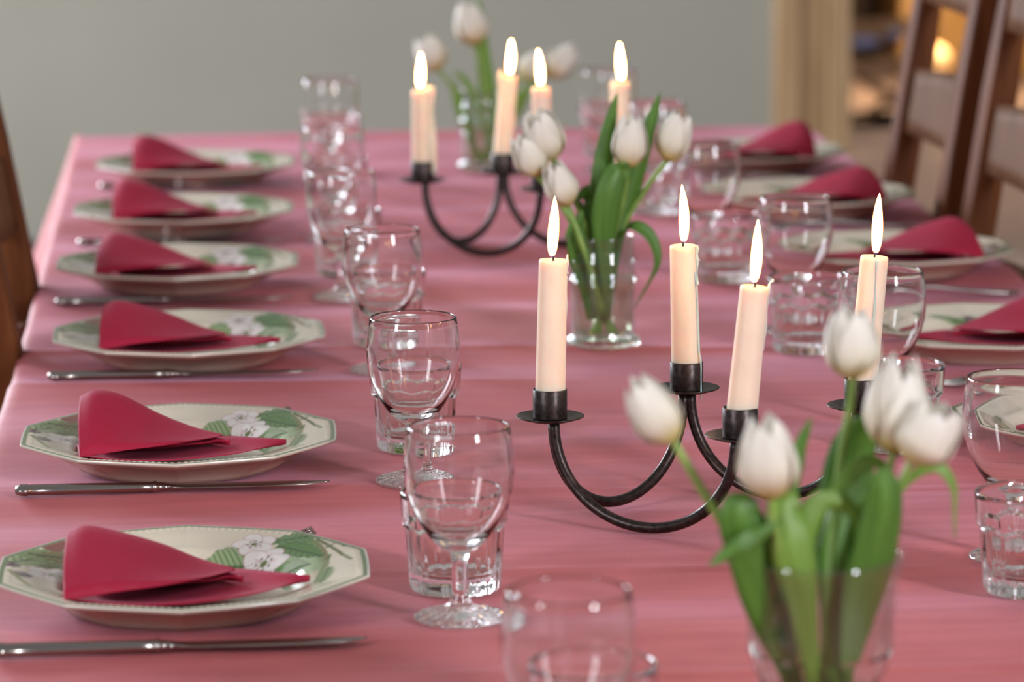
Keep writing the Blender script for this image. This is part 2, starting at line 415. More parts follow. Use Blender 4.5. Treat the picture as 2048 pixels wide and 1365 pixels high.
lo = bpy.data.objects.new('pendant_bulb', l); COL.objects.link(lo); lo.location = (lp.x, lp.y - 0.02, lp.z + 0.25)
l = bpy.data.lights.new('far_room_fill_light', 'AREA'); l.energy = 45; l.color = (1, 0.84, 0.70); l.size = 0.8  # added fill without a fitting, brightens the floor beyond the doorway
lo = bpy.data.objects.new('far_room_fill_light', l); COL.objects.link(lo); lo.location = (jr + 0.7, 10.9, 2.65)
bk = box('wooden_cupboard', (aty(1850, 100, 13.6).x - 0.10, 13.55, 0), (aty(1930, 100, 13.6).x + 0.7, 13.95, 1.9), M_gold, None, 0.01)
tag(bk, 'golden wooden cupboard against the far wall behind the pendant lamp', 'cupboard')

# ------------------------------------------------------------------ chairs
def chair(y_far, y_near, x75, lean, s, label, group='dining chairs along the table'):
    """s=+1: stands on the right of the table. x75: x of the back post at table height; lean: dx per metre of height"""
    yc = (y_far + y_near) / 2
    t = empty('dining_chair', (x75, yc, 0), label, 'chair', group)
    hw = (y_far - y_near) / 2
    def X(z): # post curve, relative to x75
        if z >= 0.45: return s * lean * (z - 0.75)
        return s * (lean * (0.45 - 0.75) + (0.45 - z) * 0.12)
    for sy in (1, -1):
        vs, fs = [], []
        zs = [0, 0.15, 0.3, 0.45, 0.6, 0.75, 0.9, 1.02, 1.10]; wy, wx = 0.052, 0.034
        for z in zs:
            k = 1 - 0.25 * sstep(0.9, 1.1, z)
            for a, b in ((-1, -1), (1, -1), (1, 1), (-1, 1)):
                vs.append((X(z) + a * wx / 2 * k, sy * hw + b * wy / 2 * k, z))
        for i in range(len(zs) - 1):
            for j in range(4):
                fs.append((i * 4 + j, i * 4 + (j + 1) % 4, (i + 1) * 4 + (j + 1) % 4, (i + 1) * 4 + j))
        fs += [(3, 2, 1, 0), tuple(4 * (len(zs) - 1) + j for j in range(4))]
        o = mesh('back_post', vs, fs, M_chair, t, False); m = o.modifiers.new('bevel', 'BEVEL'); m.width = 0.006; m.segments = 3
    for z0, z1 in ((0.812, 0.888), (0.975, 1.055), (0.64, 0.715)):
        def f(u, v, z0=z0, z1=z1):
            y = (u * 2 - 1) * (hw - 0.01); arch = math.cos((u - .5) * PI)
            z = z0 + (z1 - z0) * v + (0.008 * arch if v > 0.5 else -0.006 * arch)
            return (X(z) + s * 0.022 * arch - s * 0.004, y, z)
        grid('back_slat', f, 14, 4, M_slat, t, 0.016)
    xs = -s
    sx0 = X(0.45); sx1 = sx0 + xs * 0.42
    def seat(u, v):
        x = sx0 + (sx1 - sx0) * u; y = (v * 2 - 1) * (hw + 0.01); z = 0.455 - 0.012 * math.sin(PI * u) * math.sin(PI * v)
        return (x, y, z)
    grid('seat', seat, 10, 10, M_chair, t, 0.03)
    for sy in (1, -1):
        fx = sx1 - xs * 0.03
        beam('leg', (fx, sy * (hw - 0.02), 0), (fx, sy * (hw - 0.02), 0.44), 0.036, 0.036, M_chair, t)
        beam('stretcher', (X(0.2), sy * (hw - 0.015), 0.2), (fx, sy * (hw - 0.02), 0.2), 0.022, 0.022, M_chair, t)
    beam('seat_rail', (fx, -(hw - 0.02), 0.40), (fx, hw - 0.02, 0.40), 0.02, 0.06, M_chair, t, (1, 0, 0))
    return t
pa = D(1796, 4.86); pa2 = D(1906, 4.53); pb = D(1948, 4.44)
print('chairs', pa, pa2, pb)
chair(pa.y, pa2.y, (pa.x + pa2.x) / 2, 0.15, 1, 'brown ladder-back chair at the far right of the table, nearest the doorway')
chair(pb.y, pb.y - 0.36, pb.x + 0.005, 0.15, 1, 'brown ladder-back chair on the right, nearer the camera and cut by the photo edge')
pc = aty(52, 640, 3.85)
print('left chair', pc)
chair(4.00, 3.60, pc.x - 0.01, 0.18, -1, 'brown ladder-back chair at the left edge of the photo beside the table')

# ------------------------------------------------------------------ table and cloth
rn = np.random.RandomState(3)
comps = []
for k in range(16):
    wl = rn.uniform(0.09, 0.34); comps.append((2 * PI / wl, rn.uniform(-0.9, 0.9), rn.uniform(0, 6.28), wl * 0.0055))
creases = []   # (y, slope, x0, x1, height, width)
def cr(px0, px1, r0, r1, h, w):
    a, b = at(px0, r0), at(px1, r1); creases.append((a.x, a.y, b.x, b.y, h, w))
cr(-200, 2400, 703, 678, 0.0042, 0.011)
cr(-200, 2400, 975, 958, 0.0009, 0.003)
cr(-200, 2400, 1141, 1125, 0.0012, 0.003)
cr(300, 2400, 835, 815, 0.0008, 0.004)
cr(900, 2400, 1335, 1312, 0.0016, 0.004)
cr(-200, 2400, 470, 452, 0.002, 0.008)
cr(-200, 2400, 545, 528, 0.0014, 0.008)
cr(-200, 2400, 365, 350, 0.002, 0.01)
cr(-300, 1100, 770, 760, 0.0025, 0.014)
ykx = at(432, 1200).x
def cz(x, y):
    z = -0.0035; amp = 0.60 * (0.40 + 0.60 / (1 + np.exp(-(y - 3.0) * 5)))
    for k, s, p, a in comps: z += a * amp * np.sin(k * (y + s * 0.16 * x) + p + 0.6 * np.sin(3.1 * x + p))
    for ax, ay, bx, by, h, w in creases:
        t = (x - ax) / (bx - ax); yy = ay + (by - ay) * t + 0.006 * np.sin(7 * x + ay * 9)
        m = 1 / (1 + np.exp(-np.clip(t, -3, 3) * 30)) * (1 / (1 + np.exp((np.clip(t, -3, 4) - 1) * 30)))
        z += h * m * np.exp(-np.abs(y - yy) / w)
    z += 0.0008 * np.exp(-np.abs(x - ykx) / 0.003) * (1 / (1 + np.exp((y - 3.0) * 8)))
    return z
def zt(x, y): return TZ + float(cz(x, y))

def build_cloth():
    # rows in y (depth), columns run: left hem -> over edge -> top -> over edge -> right hem
    ny = 620; ys = np.linspace(YN - 0.012, YF, ny)
    R = 0.010; drop = 0.155
    # arc-length parameter s across
    left = np.concatenate([np.linspace(-drop, -0.02, 16)]); corner = np.linspace(-0.02, 0.0, 5)[1:]
    ntop = 150; top = np.linspace(0, XR - XL, ntop + 1)[1:]
    s_all = np.concatenate([left, corner, top]); wtop = XR - XL
    right = wtop + np.concatenate([np.linspace(0, 0.02, 5)[1:], np.linspace(0.02, drop, 16)[1:]])
    s_all = np.concatenate([s_all, right])
    vs = []
    def flare(y, side):
        if side < 0:
            return 0.14 + 0.24 * sstep(YF - 0.62, YF - 0.10, y) + 0.75 * (1 - sstep(3.05, 3.55, y)) + 0.03 * math.sin(9 * y) + 0.02 * math.sin(23 * y + 1)
        return 0.05 + 0.15 * sstep(YF - 0.3, YF, y) + 0.03 * math.sin(8 * y + 2) + 0.02 * math.sin(21 * y)
    endrows = [(-drop, 0), (-0.12, 0), (-0.09, 0), (-0.05, 0), (-0.02, 0)]
    tt = [(YN, d) for d, _ in endrows]
    Y = [(YN - 0.012, d) for d, _ in endrows] + [(y, 0) for y in ys] + [(YF + 0.004, -0.006), (YF + 0.009, -0.02), (YF + 0.012, -0.06), (YF + 0.016, -0.12), (YF + 0.02, -drop)]
    xg = np.clip(XL + s_all, XL, XR)
    for (y, dz) in Y:
        czr = cz(xg, np.full(len(xg), y))
        for si, s in enumerate(s_all):
            if s < 0:
                dd = -s; f = flare(y, -1); zz = -(dd - R * 0.4) if dd > R else -dd * dd / (2 * R) ; x = XL - R * min(1, dd / R) * 0.9 - f * dd
                z0 = czr[si] * max(0, 1 - dd * 30)
            elif s > wtop:
                dd = s - wtop; f = flare(y, 1); zz = -(dd - R * 0.4) if dd > R else -dd * dd / (2 * R); x = XR + R * min(1, dd / R) * 0.9 + f * dd
                z0 = czr[si] * max(0, 1 - dd * 30)
            else: x = XL + s; zz = 0; z0 = czr[si]
            vs.append((x, y, TZ + (z0 if dz == 0 else 0) + zz + (dz if zz == 0 else min(dz, 0) * 0.0)))
    nx = len(s_all); nyy = len(Y); fs = []
    for j in range(nyy - 1):
        for i in range(nx - 1):
            a = j * nx + i
            fs.append((a, a + 1, a + nx + 1, a + nx))
    o = mesh('tablecloth', vs, fs, M_cloth)
    m = o.modifiers.new('thickness', 'SOLIDIFY'); m.thickness = 0.0008; m.offset = -1
    tag(o, 'rose pink tablecloth with fold creases covering the long table', 'tablecloth')
build_cloth()
tb = empty('dining_table', ((XL + XR) / 2, (YN + YF) / 2, 0), 'long wooden dining table under the pink cloth', 'table')
hx, hy = (XR - XL) / 2 - 0.012, (YF - YN) / 2 - 0.012
box('tabletop', (-hx, -hy, TZ - 0.045), (hx, hy, TZ - 0.009), M_oak, tb, 0.004)
for sx in (-1, 1):
    for ky in (-1, 0, 1):
        beam('leg', (sx * (hx - 0.08), ky * (hy - 0.1), 0), (sx * (hx - 0.08), ky * (hy - 0.1), TZ - 0.045), 0.06, 0.06, M_oak, tb)

# ------------------------------------------------------------------ plates
def deca(a, rr):            # ten-sided outline, softened at the corners
    k = (a - PI / 10) % (2 * PI / 10) - PI / 10
    k2 = (a) % (PI / 5) - PI / 10     # corners at 18 + 36k degrees
    ap = math.cos(PI / 10) / math.cos((a + PI / 10 - PI / 10) % (PI / 5) if False else ((a + PI / 10) % (PI / 5)) - PI / 10)
    return rr * (ap ** 0.85)
PR = 0.1312
def plate_print(x, y):
    """painted decoration, colours in linear light; x,y numpy arrays in metres on the plate"""
    base = np.array([0.72, 0.635, 0.50]); C = np.tile(base, (len(x), 1))
    def mixc(mask, col): 
        m = np.clip(mask, 0, 1)[:, None]; C[:] = C * (1 - m) + np.array(col) * m
    def sm(d, w=0.0010): return np.clip(0.5 - d / w, 0, 1)
    def loc(cx, cy, ang):
        c, s = math.cos(ang), math.sin(ang); dx, dy = x - cx, y - cy
        return dx * c + dy * s, -dx * s + dy * c
    def leafm(cx, cy, ang, L, Wd, dark=(0.07, 0.16, 0.035), light=(0.30, 0.40, 0.20), serr=0.0012):
        u, v = loc(cx, cy, ang); t = u / L
        tt = np.clip(t, 0, 1); w = Wd * np.sin(PI * tt ** 0.8) ** 0.8 + serr * np.sin(tt * 40)
        inside = sm(np.abs(v) - w) * (t > 0) * (t < 1)
        mixc(inside * 0.95, light)
        vein = np.abs(((u - np.abs(v) * 0.9) / (L / 8.0)) % 1 - 0.5) * 2
        mixc(inside * np.clip(1.0 - vein * 1.9, 0, 1) * 0.9, dark)
        mixc(inside * sm(np.abs(v) - 0.0011), (0.05, 0.11, 0.03))
        mixc(sm(np.abs(np.abs(v) - w) - 0.0004) * (t > 0) * (t < 1) * 0.8, dark)
    def blossom(cx, cy, R, n=5, rot=0.0):
        for k in range(n):
            a = rot + 2 * PI * k / n; px, py = cx + math.cos(a) * R * 0.55, cy + math.sin(a) * R * 0.55
            u, v = loc(px, py, a); d = np.sqrt((u / (R * 0.56)) ** 2 + (v / (R * 0.46)) ** 2) - 1
            mixc(sm(d * R * 0.5), (0.80, 0.74, 0.70)); mixc(sm(np.abs(d * R * 0.5) - 0.0003) * 0.7, (0.45, 0.16, 0.18))
            mixc(sm(np.abs(v) - 0.0005) * (u < 0) * (np.abs(u) < R * 0.5) * 0.6, (0.5, 0.15, 0.2))
        mixc(sm(np.hypot(x - cx, y - cy) - R * 0.16), (0.13, 0.17, 0.05))
        for k in range(7):
            a = k * 0.9 + rot; mixc(sm(np.hypot(x - cx - math.cos(a) * R * .32, y - cy - math.sin(a) * R * .32) - R * 0.06), (0.10, 0.07, 0.04))
    def berry(cx, cy, R, col=(0.22, 0.04, 0.035), stretch=1.0):
        d = np.hypot(x - cx, (y - cy) / stretch) - R; mixc(sm(d), col)
        mixc(sm(d) * (0.5 + 0.5 * np.sin(x * 2600) * np.sin(y * 2200)) * 0.5, (0.42, 0.2, 0.14))
        mixc(sm(np.hypot(x - cx + R * .3, (y - cy - R * .4) / stretch) - R * 0.25) * 0.6, (0.6, 0.4, 0.34))
    def stroke(pts, w, col):
        P = [p for p in catmull([(a, b, 0) for a, b in pts], 24)]
        for a, b in zip(P, P[1:]):
            dx, dy = b.x - a.x, b.y - a.y; L2 = dx * dx + dy * dy + 1e-12
            t = np.clip(((x - a.x) * dx + (y - a.y) * dy) / L2, 0, 1)
            mixc(sm(np.hypot(x - a.x - t * dx, y - a.y - t * dy) - w), col)
    # fruit on the right
    u, v = loc(0.080, 0.038, 0.08); fr = np.sqrt((u / 0.019) ** 2 + (v / 0.050) ** 2)
    fm = sm((fr - 1) * 0.02)
    mixc(fm, (0.17, 0.31, 0.10)); mixc(fm * np.clip(1.15 - np.hypot((u - 0.001) / 0.013, (v + 0.002) / 0.030), 0, 1), (0.50, 0.60, 0.38))
    mixc(fm * np.clip((v - 0.018) / 0.03, 0, 1) * 0.9, (0.06, 0.14, 0.03)); mixc(fm * np.clip((-v - 0.022) / 0.02, 0, 1), (0.58, 0.48, 0.34))
    mixc(fm * np.clip((u - 0.010) / 0.009, 0, 1) * 0.7, (0.26, 0.10, 0.06)); mixc(fm * np.clip((-u - 0.008) / 0.008, 0, 1) * 0.7, (0.06, 0.15, 0.03))
    leafm(0.060, 0.088, -0.15, 0.042, 0.010, (0.05, 0.12, 0.03), (0.12, 0.24, 0.07))
    leafm(0.064, 0.080, -0.9, 0.05, 0.010, (0.05, 0.12, 0.03), (0.10, 0.22, 0.05))
    leafm(0.063, 0.035, -0.25, 0.024, 0.013, light=(0.42, 0.48, 0.34))
    leafm(0.046, 0.062, PI - 0.35, 0.036, 0.020)
    stroke([(0.092, 0.075), (0.105, 0.045), (0.114, 0.015)], 0.0013, (0.12, 0.14, 0.04))
    stroke([(0.098, 0.055), (0.106, 0.060), (0.111, 0.050)], 0.0011, (0.10, 0.13, 0.04))
    stroke([(0.100, 0.040), (0.094, 0.01), (0.088, -0.030)], 0.0011, (0.12, 0.18, 0.05))
    leafm(0.099, 0.010, -1.75, 0.045, 0.005, light=(0.16, 0.26, 0.08))
    blossom(0.046, 0.030, 0.014, 5, 0.2); blossom(0.048, 0.087, 0.0145, 5, 0.4); blossom(0.054, 0.058, 0.0175, 5, 0.9)
    # berries and ferny leaves on the left
    leafm(-0.122, 0.020, 0.9, 0.055, 0.011, light=(0.36, 0.44, 0.22)); leafm(-0.116, 0.050, 0.1, 0.04, 0.012, (0.10, 0.20, 0.04), (0.30, 0.38, 0.16))
    leafm(-0.092, 0.055, -1.2, 0.055, 0.009, (0.08, 0.20, 0.04), (0.24, 0.36, 0.12))
    leafm(-0.062, 0.060, -2.9, 0.042, 0.012, (0.12, 0.10, 0.03), (0.25, 0.22, 0.08)); leafm(-0.066, 0.045, -2.7, 0.04, 0.009, (0.10, 0.09, 0.03), (0.22, 0.22, 0.08))
    blossom(-0.090, 0.012, 0.017, 5, 0.0)
    berry(-0.092, 0.078, 0.010, stretch=1.5); berry(-0.076, 0.055, 0.009, (0.16, 0.07, 0.03), 1.6); berry(-0.118, 0.018, 0.007, (0.04, 0.045, 0.09)); berry(-0.109, -0.004, 0.007, (0.05, 0.05, 0.10)); berry(-0.074, 0.030, 0.007, (0.3, 0.07, 0.05), 1.5)
    stroke([(-0.090, 0.088), (-0.070, 0.098), (-0.050, 0.098)], 0.0011, (0.12, 0.16, 0.05))
    stroke([(-0.118, 0.0), (-0.100, -0.035), (-0.070, -0.055), (-0.040, -0.060)], 0.0020, (0.26, 0.28, 0.12))
    # small sprig near the middle far side
    leafm(-0.01, -0.085, 0.2, 0.03, 0.007); leafm(0.01, -0.082, -0.3, 0.03, 0.006); berry(0.0, -0.088, 0.005, (0.05, 0.05, 0.1))
    return C
plate_me = None
def make_plate_mesh():
    rs = list(np.linspace(0.0, 0.080, 54)) + list(np.linspace(0.080, PR - 0.005, 44)[1:]) + list(np.linspace(PR - 0.005, PR, 12)[1:])
    def ztop(r):
        z = 0.0065
        z += 0.012 * sstep(0.068, 0.092, r) + 0.0075 * sstep(0.088, PR - 0.002, r)
        return z
    under = [(PR - 0.0003, 0.0245), (PR - 0.0015, 0.0232), (0.118, 0.0195), (0.105, 0.0150), (0.094, 0.0092), (0.084, 0.0035), (0.081, 0.0004), (0.076, 0.0), (0.073, 0.0022), (0.03, 0.0025)]
    segs = 720; vs = [(0, 0, ztop(0))]; fs = []
    A = np.arange(segs) * 2 * PI / segs
    def blend(r): return sstep(0.060, 0.10, r)
    for r in rs[1:]:
        for a in A:
            b = blend(r); rr = r * (1 - b) + deca(a, r) * b
            z = ztop(r)
            if PR - 0.0095 < r < PR - 0.0050: z += 0.0006 * (0.5 + 0.5 * math.cos(a * 150))
            vs.append((rr * math.cos(a), rr * math.sin(a), z))
    ntop = len(vs)
    for r, z in under:
        for a in A:
            b = blend(r); rr = r * (1 - b) + deca(a, r) * b
            vs.append((rr * math.cos(a), rr * math.sin(a), z))
    vs.append((0, 0, 0.0025)); last = len(vs) - 1
    nr = len(rs) - 1 + len(under)
    for i in range(segs): fs.append((0, 1 + i, 1 + (i + 1) % segs))
    for k in range(nr - 1):
        o = 1 + k * segs
        for i in range(segs):
            j = (i + 1) % segs; fs.append((o + i, o + segs + i, o + segs + j, o + j))
    o = 1 + (nr - 1) * segs
    for i in range(segs): fs.append((last, o + (i + 1) % segs, o + i))
    me = bpy.data.meshes.new('dinner_plate'); me.from_pydata(vs, [], fs); me.update()
    me.polygons.foreach_set('use_smooth', [True] * len(me.polygons))
    V = np.array(vs); C = plate_print(V[:, 0], V[:, 1])
    C[ntop:] = (0.60, 0.52, 0.43)
    # green line on the lip
    idx = np.arange(len(vs)); rr = np.zeros(len(vs)); rr[0] = 0
    for k, r in enumerate(rs[1:]): rr[1 + k * segs:1 + (k + 1) * segs] = r
    lip = ((rr > PR - 0.0046) & (idx < ntop)); C[lip] = (0.10, 0.17, 0.055)
    lip2 = ((rr > PR - 0.0017) & (idx < ntop)); C[lip2] = (0.62, 0.58, 0.50)
    at_ = me.color_attributes.new('print', 'FLOAT_COLOR', 'POINT')
    at_.data.foreach_set('color', np.concatenate([C, np.ones((len(vs), 1))], 1).astype(np.float32).ravel())
    me.materials.append(M_plate); return me
plate_me = make_plate_mesh()
plates = []
def place_plate(px, d, label, rot=0.0):
    p = D(px, d, 0.025); o = bpy.data.objects.new('dinner_plate', plate_me); COL.objects.link(o)
    zz = sorted(zt(p.x + 0.082 * math.cos(a * .4), p.y + 0.082 * math.sin(a * .4)) for a in range(16)); o.location = (p.x, p.y, zz[-2]); o.rotation_euler = (0, 0, rot)
    tag(o, label, 'plate', 'ten-sided dinner plates'); plates.append(o); return o
LP = [(368, 2.60), (359, 3.07), (378, 3.556), (356, 4.00), (367, 4.40), (392, 4.86)]
lord = ['nearest the camera, cut by the left photo edge', 'second from the camera', 'third from the camera', 'fourth from the camera', 'fifth from the camera, second to last', 'farthest away, beside the back edge of the table']
for (px, d), w in zip(LP, lord): place_plate(px, d, 'cream ten-sided left-row plate, ' + w, random.uniform(-0.03, 0.03))
RP = [(2219, 3.15), (1975, 3.60), (1786, 4.10), (1613, 4.545), (1496, 4.99)]
rord = ['left tip showing behind the nearest stemmed glass', 'half cut by the right photo edge', 'third from the back, behind the rightmost flame', 'second from the back', 'farthest, beside the back edge of the table']
for (px, d), w in zip(RP, rord): place_plate(px, d, 'cream ten-sided right-row plate, ' + w, PI + random.uniform(-0.03, 0.03))

# ------------------------------------------------------------------ napkins
def napkin(plate, mirror, label, v):
    o = empty('folded_napkin', plate.location, label, 'napkin', 'crimson napkins on the plates')
    sx = -1 if mirror else 1
    rnd = random.Random(v); k = rnd.uniform(-1, 1); lift = 1 + 0.08 * k; 
    def T(p): return (sx * p[0], p[1], p[2])
    topc = catmull([(-0.0785, 0.006, 0.052 * lift), (-0.066, 0.010, 0.0565 * lift), (-0.046, 0.010, 0.0525 * lift), (-0.015, 0.008, 0.0400), (0.012, 0.006, 0.0285), (0.034, -0.004, 0.0240)], 40)
    midc = catmull([(-0.0815, -0.040, 0.041 * lift), (-0.068, -0.038, 0.0445 * lift), (-0.045, -0.040, 0.041), (-0.015, -0.040, 0.034), (0.012, -0.034, 0.0278), (0.034, -0.006, 0.0238)], 40)
    botc = catmull([(-0.0815, -0.078, 0.0235), (-0.068, -0.082, 0.0262), (-0.045, -0.086, 0.0300), (-0.018, -0.082, 0.0318), (0.010, -0.056, 0.0300), (0.0345, -0.008, 0.0236)], 40)
    backc = catmull([(-0.078, 0.034, 0.022), (-0.066, 0.036, 0.024), (-0.046, 0.034, 0.022), (-0.015, 0.026, 0.019), (0.012, 0.016, 0.019), (0.034, -0.002, 0.0232)], 40)
    Q = [catmull([botc[i], midc[i], topc[i], topc[i] + (backc[i] - topc[i]) * 0.45 + Vector((0, 0.006, 0.006)) * (1 - i / 40), backc[i]], 12) for i in range(41)]
    def flap(u, w):
        q = Q[min(40, int(round(u * 40)))]
        return T(q[min(12, int(round(w * 12)))])
    grid('upper_fold', flap, 40, 12, M_nap, o, 0.0007)
    # lower layers: one wrapped round the left fold, one lying flat across the plate
    def lower(zo, sc, name, left):
        A = [Vector((-0.079 + left, -0.083 * sc, 0.0235 + zo)), Vector((-0.022, -0.108 * sc, 0.0250 + zo)), Vector((0.03 * sc, -0.088 * sc, 0.0235 + zo)), Vector((0.060 * sc, -0.062 * sc, 0.0232 + zo)), Vector((0.083 * sc, -0.030, 0.0228 + zo))]
        B = [Vector((-0.078 + left, 0.03, 0.0125 + zo)), Vector((-0.022, 0.022, 0.012 + zo)), Vector((0.03 * sc, 0.022, 0.0175 + zo)), Vector((0.060 * sc, -0.004, 0.0205 + zo)), Vector((0.0835 * sc, -0.028, 0.0230 + zo))]
        Ac, Bc = catmull(A, 30), catmull(B, 30)
        def f(u, w):
            i = min(30, int(round(u * 30))); p = Ac[i].lerp(Bc[i], w); p = p.copy()
            r = math.hypot(p.x, p.y); floor_ = 0.0079 + 0.012 * sstep(0.068, 0.092, r) + 0.0075 * sstep(0.088, PR - 0.002, r) + zo + 0.0004
            p.z = max(floor_, p.z - 0.004 * math.sin(PI * w)); return T(p)
        grid(name, f, 30, 10, M_nap, o, 0.0007)
    lower(0.0, 1.0, 'lower_fold', 0.0); lower(0.0012, 0.46, 'inner_fold', 0.014)
    # rounded fold at the left joining the layers
    def foldf(u, w):
        a = PI * (u - 0.5) ; y = -0.080 + 0.100 * w; h = 0.0010 + 0.0004 * math.sin(5 * w)
        z0 = 0.0232 - 0.0085 * w * w; return T((-0.0795 - 0.0022 * math.cos(a), y, z0 + h * math.sin(a)))
    grid('rolled_edge', foldf, 8, 12, M_nap, o, 0.0006)
    o.rotation_euler = (0, 0, rnd.uniform(-0.06, 0.06))
    return o
nl = ['nearest the camera', 'second from the camera', 'third from the camera', 'fourth from the camera', 'fifth from the camera', 'farthest away']
for i, p in enumerate(plates[:6]): napkin(p, False, 'crimson folded napkin on the left-row plate ' + nl[i], i + 1)
nr_ = [None, 'half cut by the right photo edge', 'behind the rightmost candle flame', 'second from the back', 'farthest away']
for i, p in enumerate(plates[6:]):
    if i: napkin(p, True, 'crimson folded napkin on the right-row plate ' + nr_[i], i + 11)
    else: napkin(p, True, 'crimson folded napkin on the right-row plate nearest the camera', 11)

# ------------------------------------------------------------------ cutlery
def loft(name, secs, mat, parent, n=14, smooth=True):
    """secs: (x, y, z, half-width, half-height)"""
    vs, fs = [], []
    for x, y, z, w, h in secs:
        for i in range(n):
            a = 2 * PI * i / n; vs.append((x, y + w * math.cos(a), z + h * math.sin(a)))
    for k in range(len(secs) - 1):
        for i in range(n):
            j = (i + 1) % n; fs.append((k * n + i, k * n + j, (k + 1) * n + j, (k + 1) * n + i))
    fs += [tuple(range(n)), tuple((len(secs) - 1) * n + i for i in range(n - 1, -1, -1))]
    return mesh(name, vs, fs, mat, parent)
def make_knife(mir=1):
    r = empty('table_knife', (0, 0, 0), 'x', 'knife', 'table knives')
    H = [(-0.122, 0.003, 0.002), (-0.1215, 0.006, 0.0032), (-0.118, 0.0085, 0.0042), (-0.113, 0.0090, 0.0046), (-0.1125, 0.0082, 0.0040), (-0.09, 0.0080, 0.0042), (-0.06, 0.0068, 0.0040), (-0.03, 0.0058, 0.0038), (-0.016, 0.0055, 0.0038), (-0.0155, 0.0064, 0.0044), (-0.0135, 0.0064, 0.0044), (-0.013, 0.0052, 0.0036), (-0.008, 0.0050, 0.0032), (-0.004, 0.0056, 0.002)]
    loft('handle', [(x, 0, 0.0048, w, h) for x, w, h in H], M_steel, r)
    B = [(-0.006, 0.005, 0.0022), (0.0, 0.0066, 0.0014), (0.01, 0.0082, 0.0011), (0.05, 0.0095, 0.0010), (0.085, 0.0092, 0.0009), (0.105, 0.0072, 0.0008), (0.115, 0.0045, 0.0007), (0.121, 0.0012, 0.0005)]
    loft('blade', [(x, (0.0085 - w) * 0.7, 0.0048, w, h) for x, w, h in B], M_steel, r)
    return r
def make_fork():
    r = empty('table_fork', (0, 0, 0), 'x', 'fork', 'table forks')
    S = [(-0.100, 0.004, 0.0016, 0.0032), (-0.098, 0.0095, 0.0018, 0.0034), (-0.085, 0.0105, 0.0019, 0.0040), (-0.05, 0.007, 0.0019, 0.0065), (-0.01, 0.0042, 0.0021, 0.0115), (0.02, 0.0036, 0.0022, 0.0125), (0.035, 0.006, 0.0018, 0.0108), (0.045, 0.0108, 0.0014, 0.0085), (0.052, 0.0125, 0.0012, 0.0066), (0.058, 0.0128, 0.0011, 0.0055)]
    loft('handle', [(x, 0, z, w, h) for x, w, h, z in S], M_steel, r)
    for k in range(4):
        y = -0.0103 + k * 0.00687
        P = catmull([(0.055, y, 0.0060), (0.068, y, 0.0042), (0.082, y * 0.98, 0.0062), (0.098, y * 0.95, 0.0125)], 10)
        tube('tine', P, lambda t: 0.0017 - 0.0009 * t, 8, M_steel, r)
    return r
kn0 = make_knife(); fk0 = make_fork()
used = {'k': False, 'f': False}
def lay(proto, key, p, rz, label):
    o = proto if not used[key] else copy_tree(proto); used[key] = True
    dx = math.cos(rz) * 0.08; dy = math.sin(rz) * 0.08
    z = max(zt(p.x, p.y), zt(p.x + dx, p.y + dy), zt(p.x - dx, p.y - dy))
    o.location = (p.x, p.y, z + 0.0006); o.rotation_euler = (0, 0, rz); o['label'] = label; return o
KN = [((355, 1294), 0.015), ((348, 978), 0.02), ((368, 751), 0.0), ((352, 599), 0.0), ((372, 476), -0.01), ((395, 373), 0.0)]
for i, ((px, py), rz) in enumerate(KN):
    q = at(px + (6 if i == 0 else 0), py, 0.002); lay(kn0, 'k', q, rz, 'steel table knife in front of the left-row plate ' + nl[i])
for i, p in enumerate(plates[:6]):
    lay(fk0, 'f', Vector((p.location.x - 0.004, p.location.y + 0.151, 0)), 0.14, 'steel fork lying behind the left-row plate ' + nl[i])
for i, p in enumerate(plates[6:]):
    lay(fk0, 'f', Vector((p.location.x - 0.0, p.location.y - 0.172, 0)), PI + 0.06, 'steel fork lying in front of the right-row plate ' + ['nearest the camera', 'half cut by the right photo edge', 'behind the rightmost candle flame', 'second from the back', 'farthest away'][i])
    lay(kn0, 'k', Vector((p.location.x, p.location.y + 0.165, 0)), PI, 'steel knife lying behind the right-row plate ' + ['nearest the camera', 'half cut by the right photo edge', 'behind the rightmost candle flame', 'second from the back', 'farthest away'][i])

# ------------------------------------------------------------------ glasses
def wine_mesh():
    out = [(0, 0.0010), (0.016, 0.0010), (0.024, 0.0003), (0.0285, 0.0), (0.0302, 0.0008), (0.0304, 0.0018), (0.029, 0.0029), (0.022, 0.0046), (0.014, 0.0068), (0.009, 0.0090), (0.0068, 0.0118),
           (0.0066, 0.013), (0.0055, 0.0145), (0.0053, 0.020), (0.0053, 0.028), (0.0054, 0.036), (0.0055, 0.0395), (0.0066, 0.0415), (0.0068, 0.043), (0.0075, 0.0445),
           (0.0115, 0.0465), (0.0160, 0.0500), (0.0205, 0.0550), (0.0250, 0.0615), (0.0290, 0.0690), (0.0325, 0.0775), (0.0350, 0.0870), (0.0360, 0.0960), (0.0360, 0.1040), (0.0354, 0.1120), (0.0344, 0.1190), (0.0334, 0.1250),
           (0.0331, 0.1259), (0.0325, 0.1262), (0.0320, 0.1258), (0.0320, 0.1250)]
    inn = [(0.0330, 0.1190), (0.0341, 0.1120), (0.0347, 0.1040), (0.0347, 0.0960), (0.0337, 0.0870), (0.0311, 0.0775), (0.0275, 0.0692), (0.0234, 0.0625), (0.0185, 0.0568), (0.0130, 0.0528), (0.0070, 0.0508), (0, 0.0502)]
    def rf(r, z, a, k):
        if 6 <= k <= 9: return (r, z + 0.0006 * math.cos(a * 18) * (1 if k < 9 else 0.4))
        if 13 <= k <= 15: return r * (1 + 0.012 * math.cos(a * 6))
        return r
    o = lathe('wine_glass', [(r * 1.02, z * 1.042) for r, z in out + inn], 96, M_glass, None, rf); return o
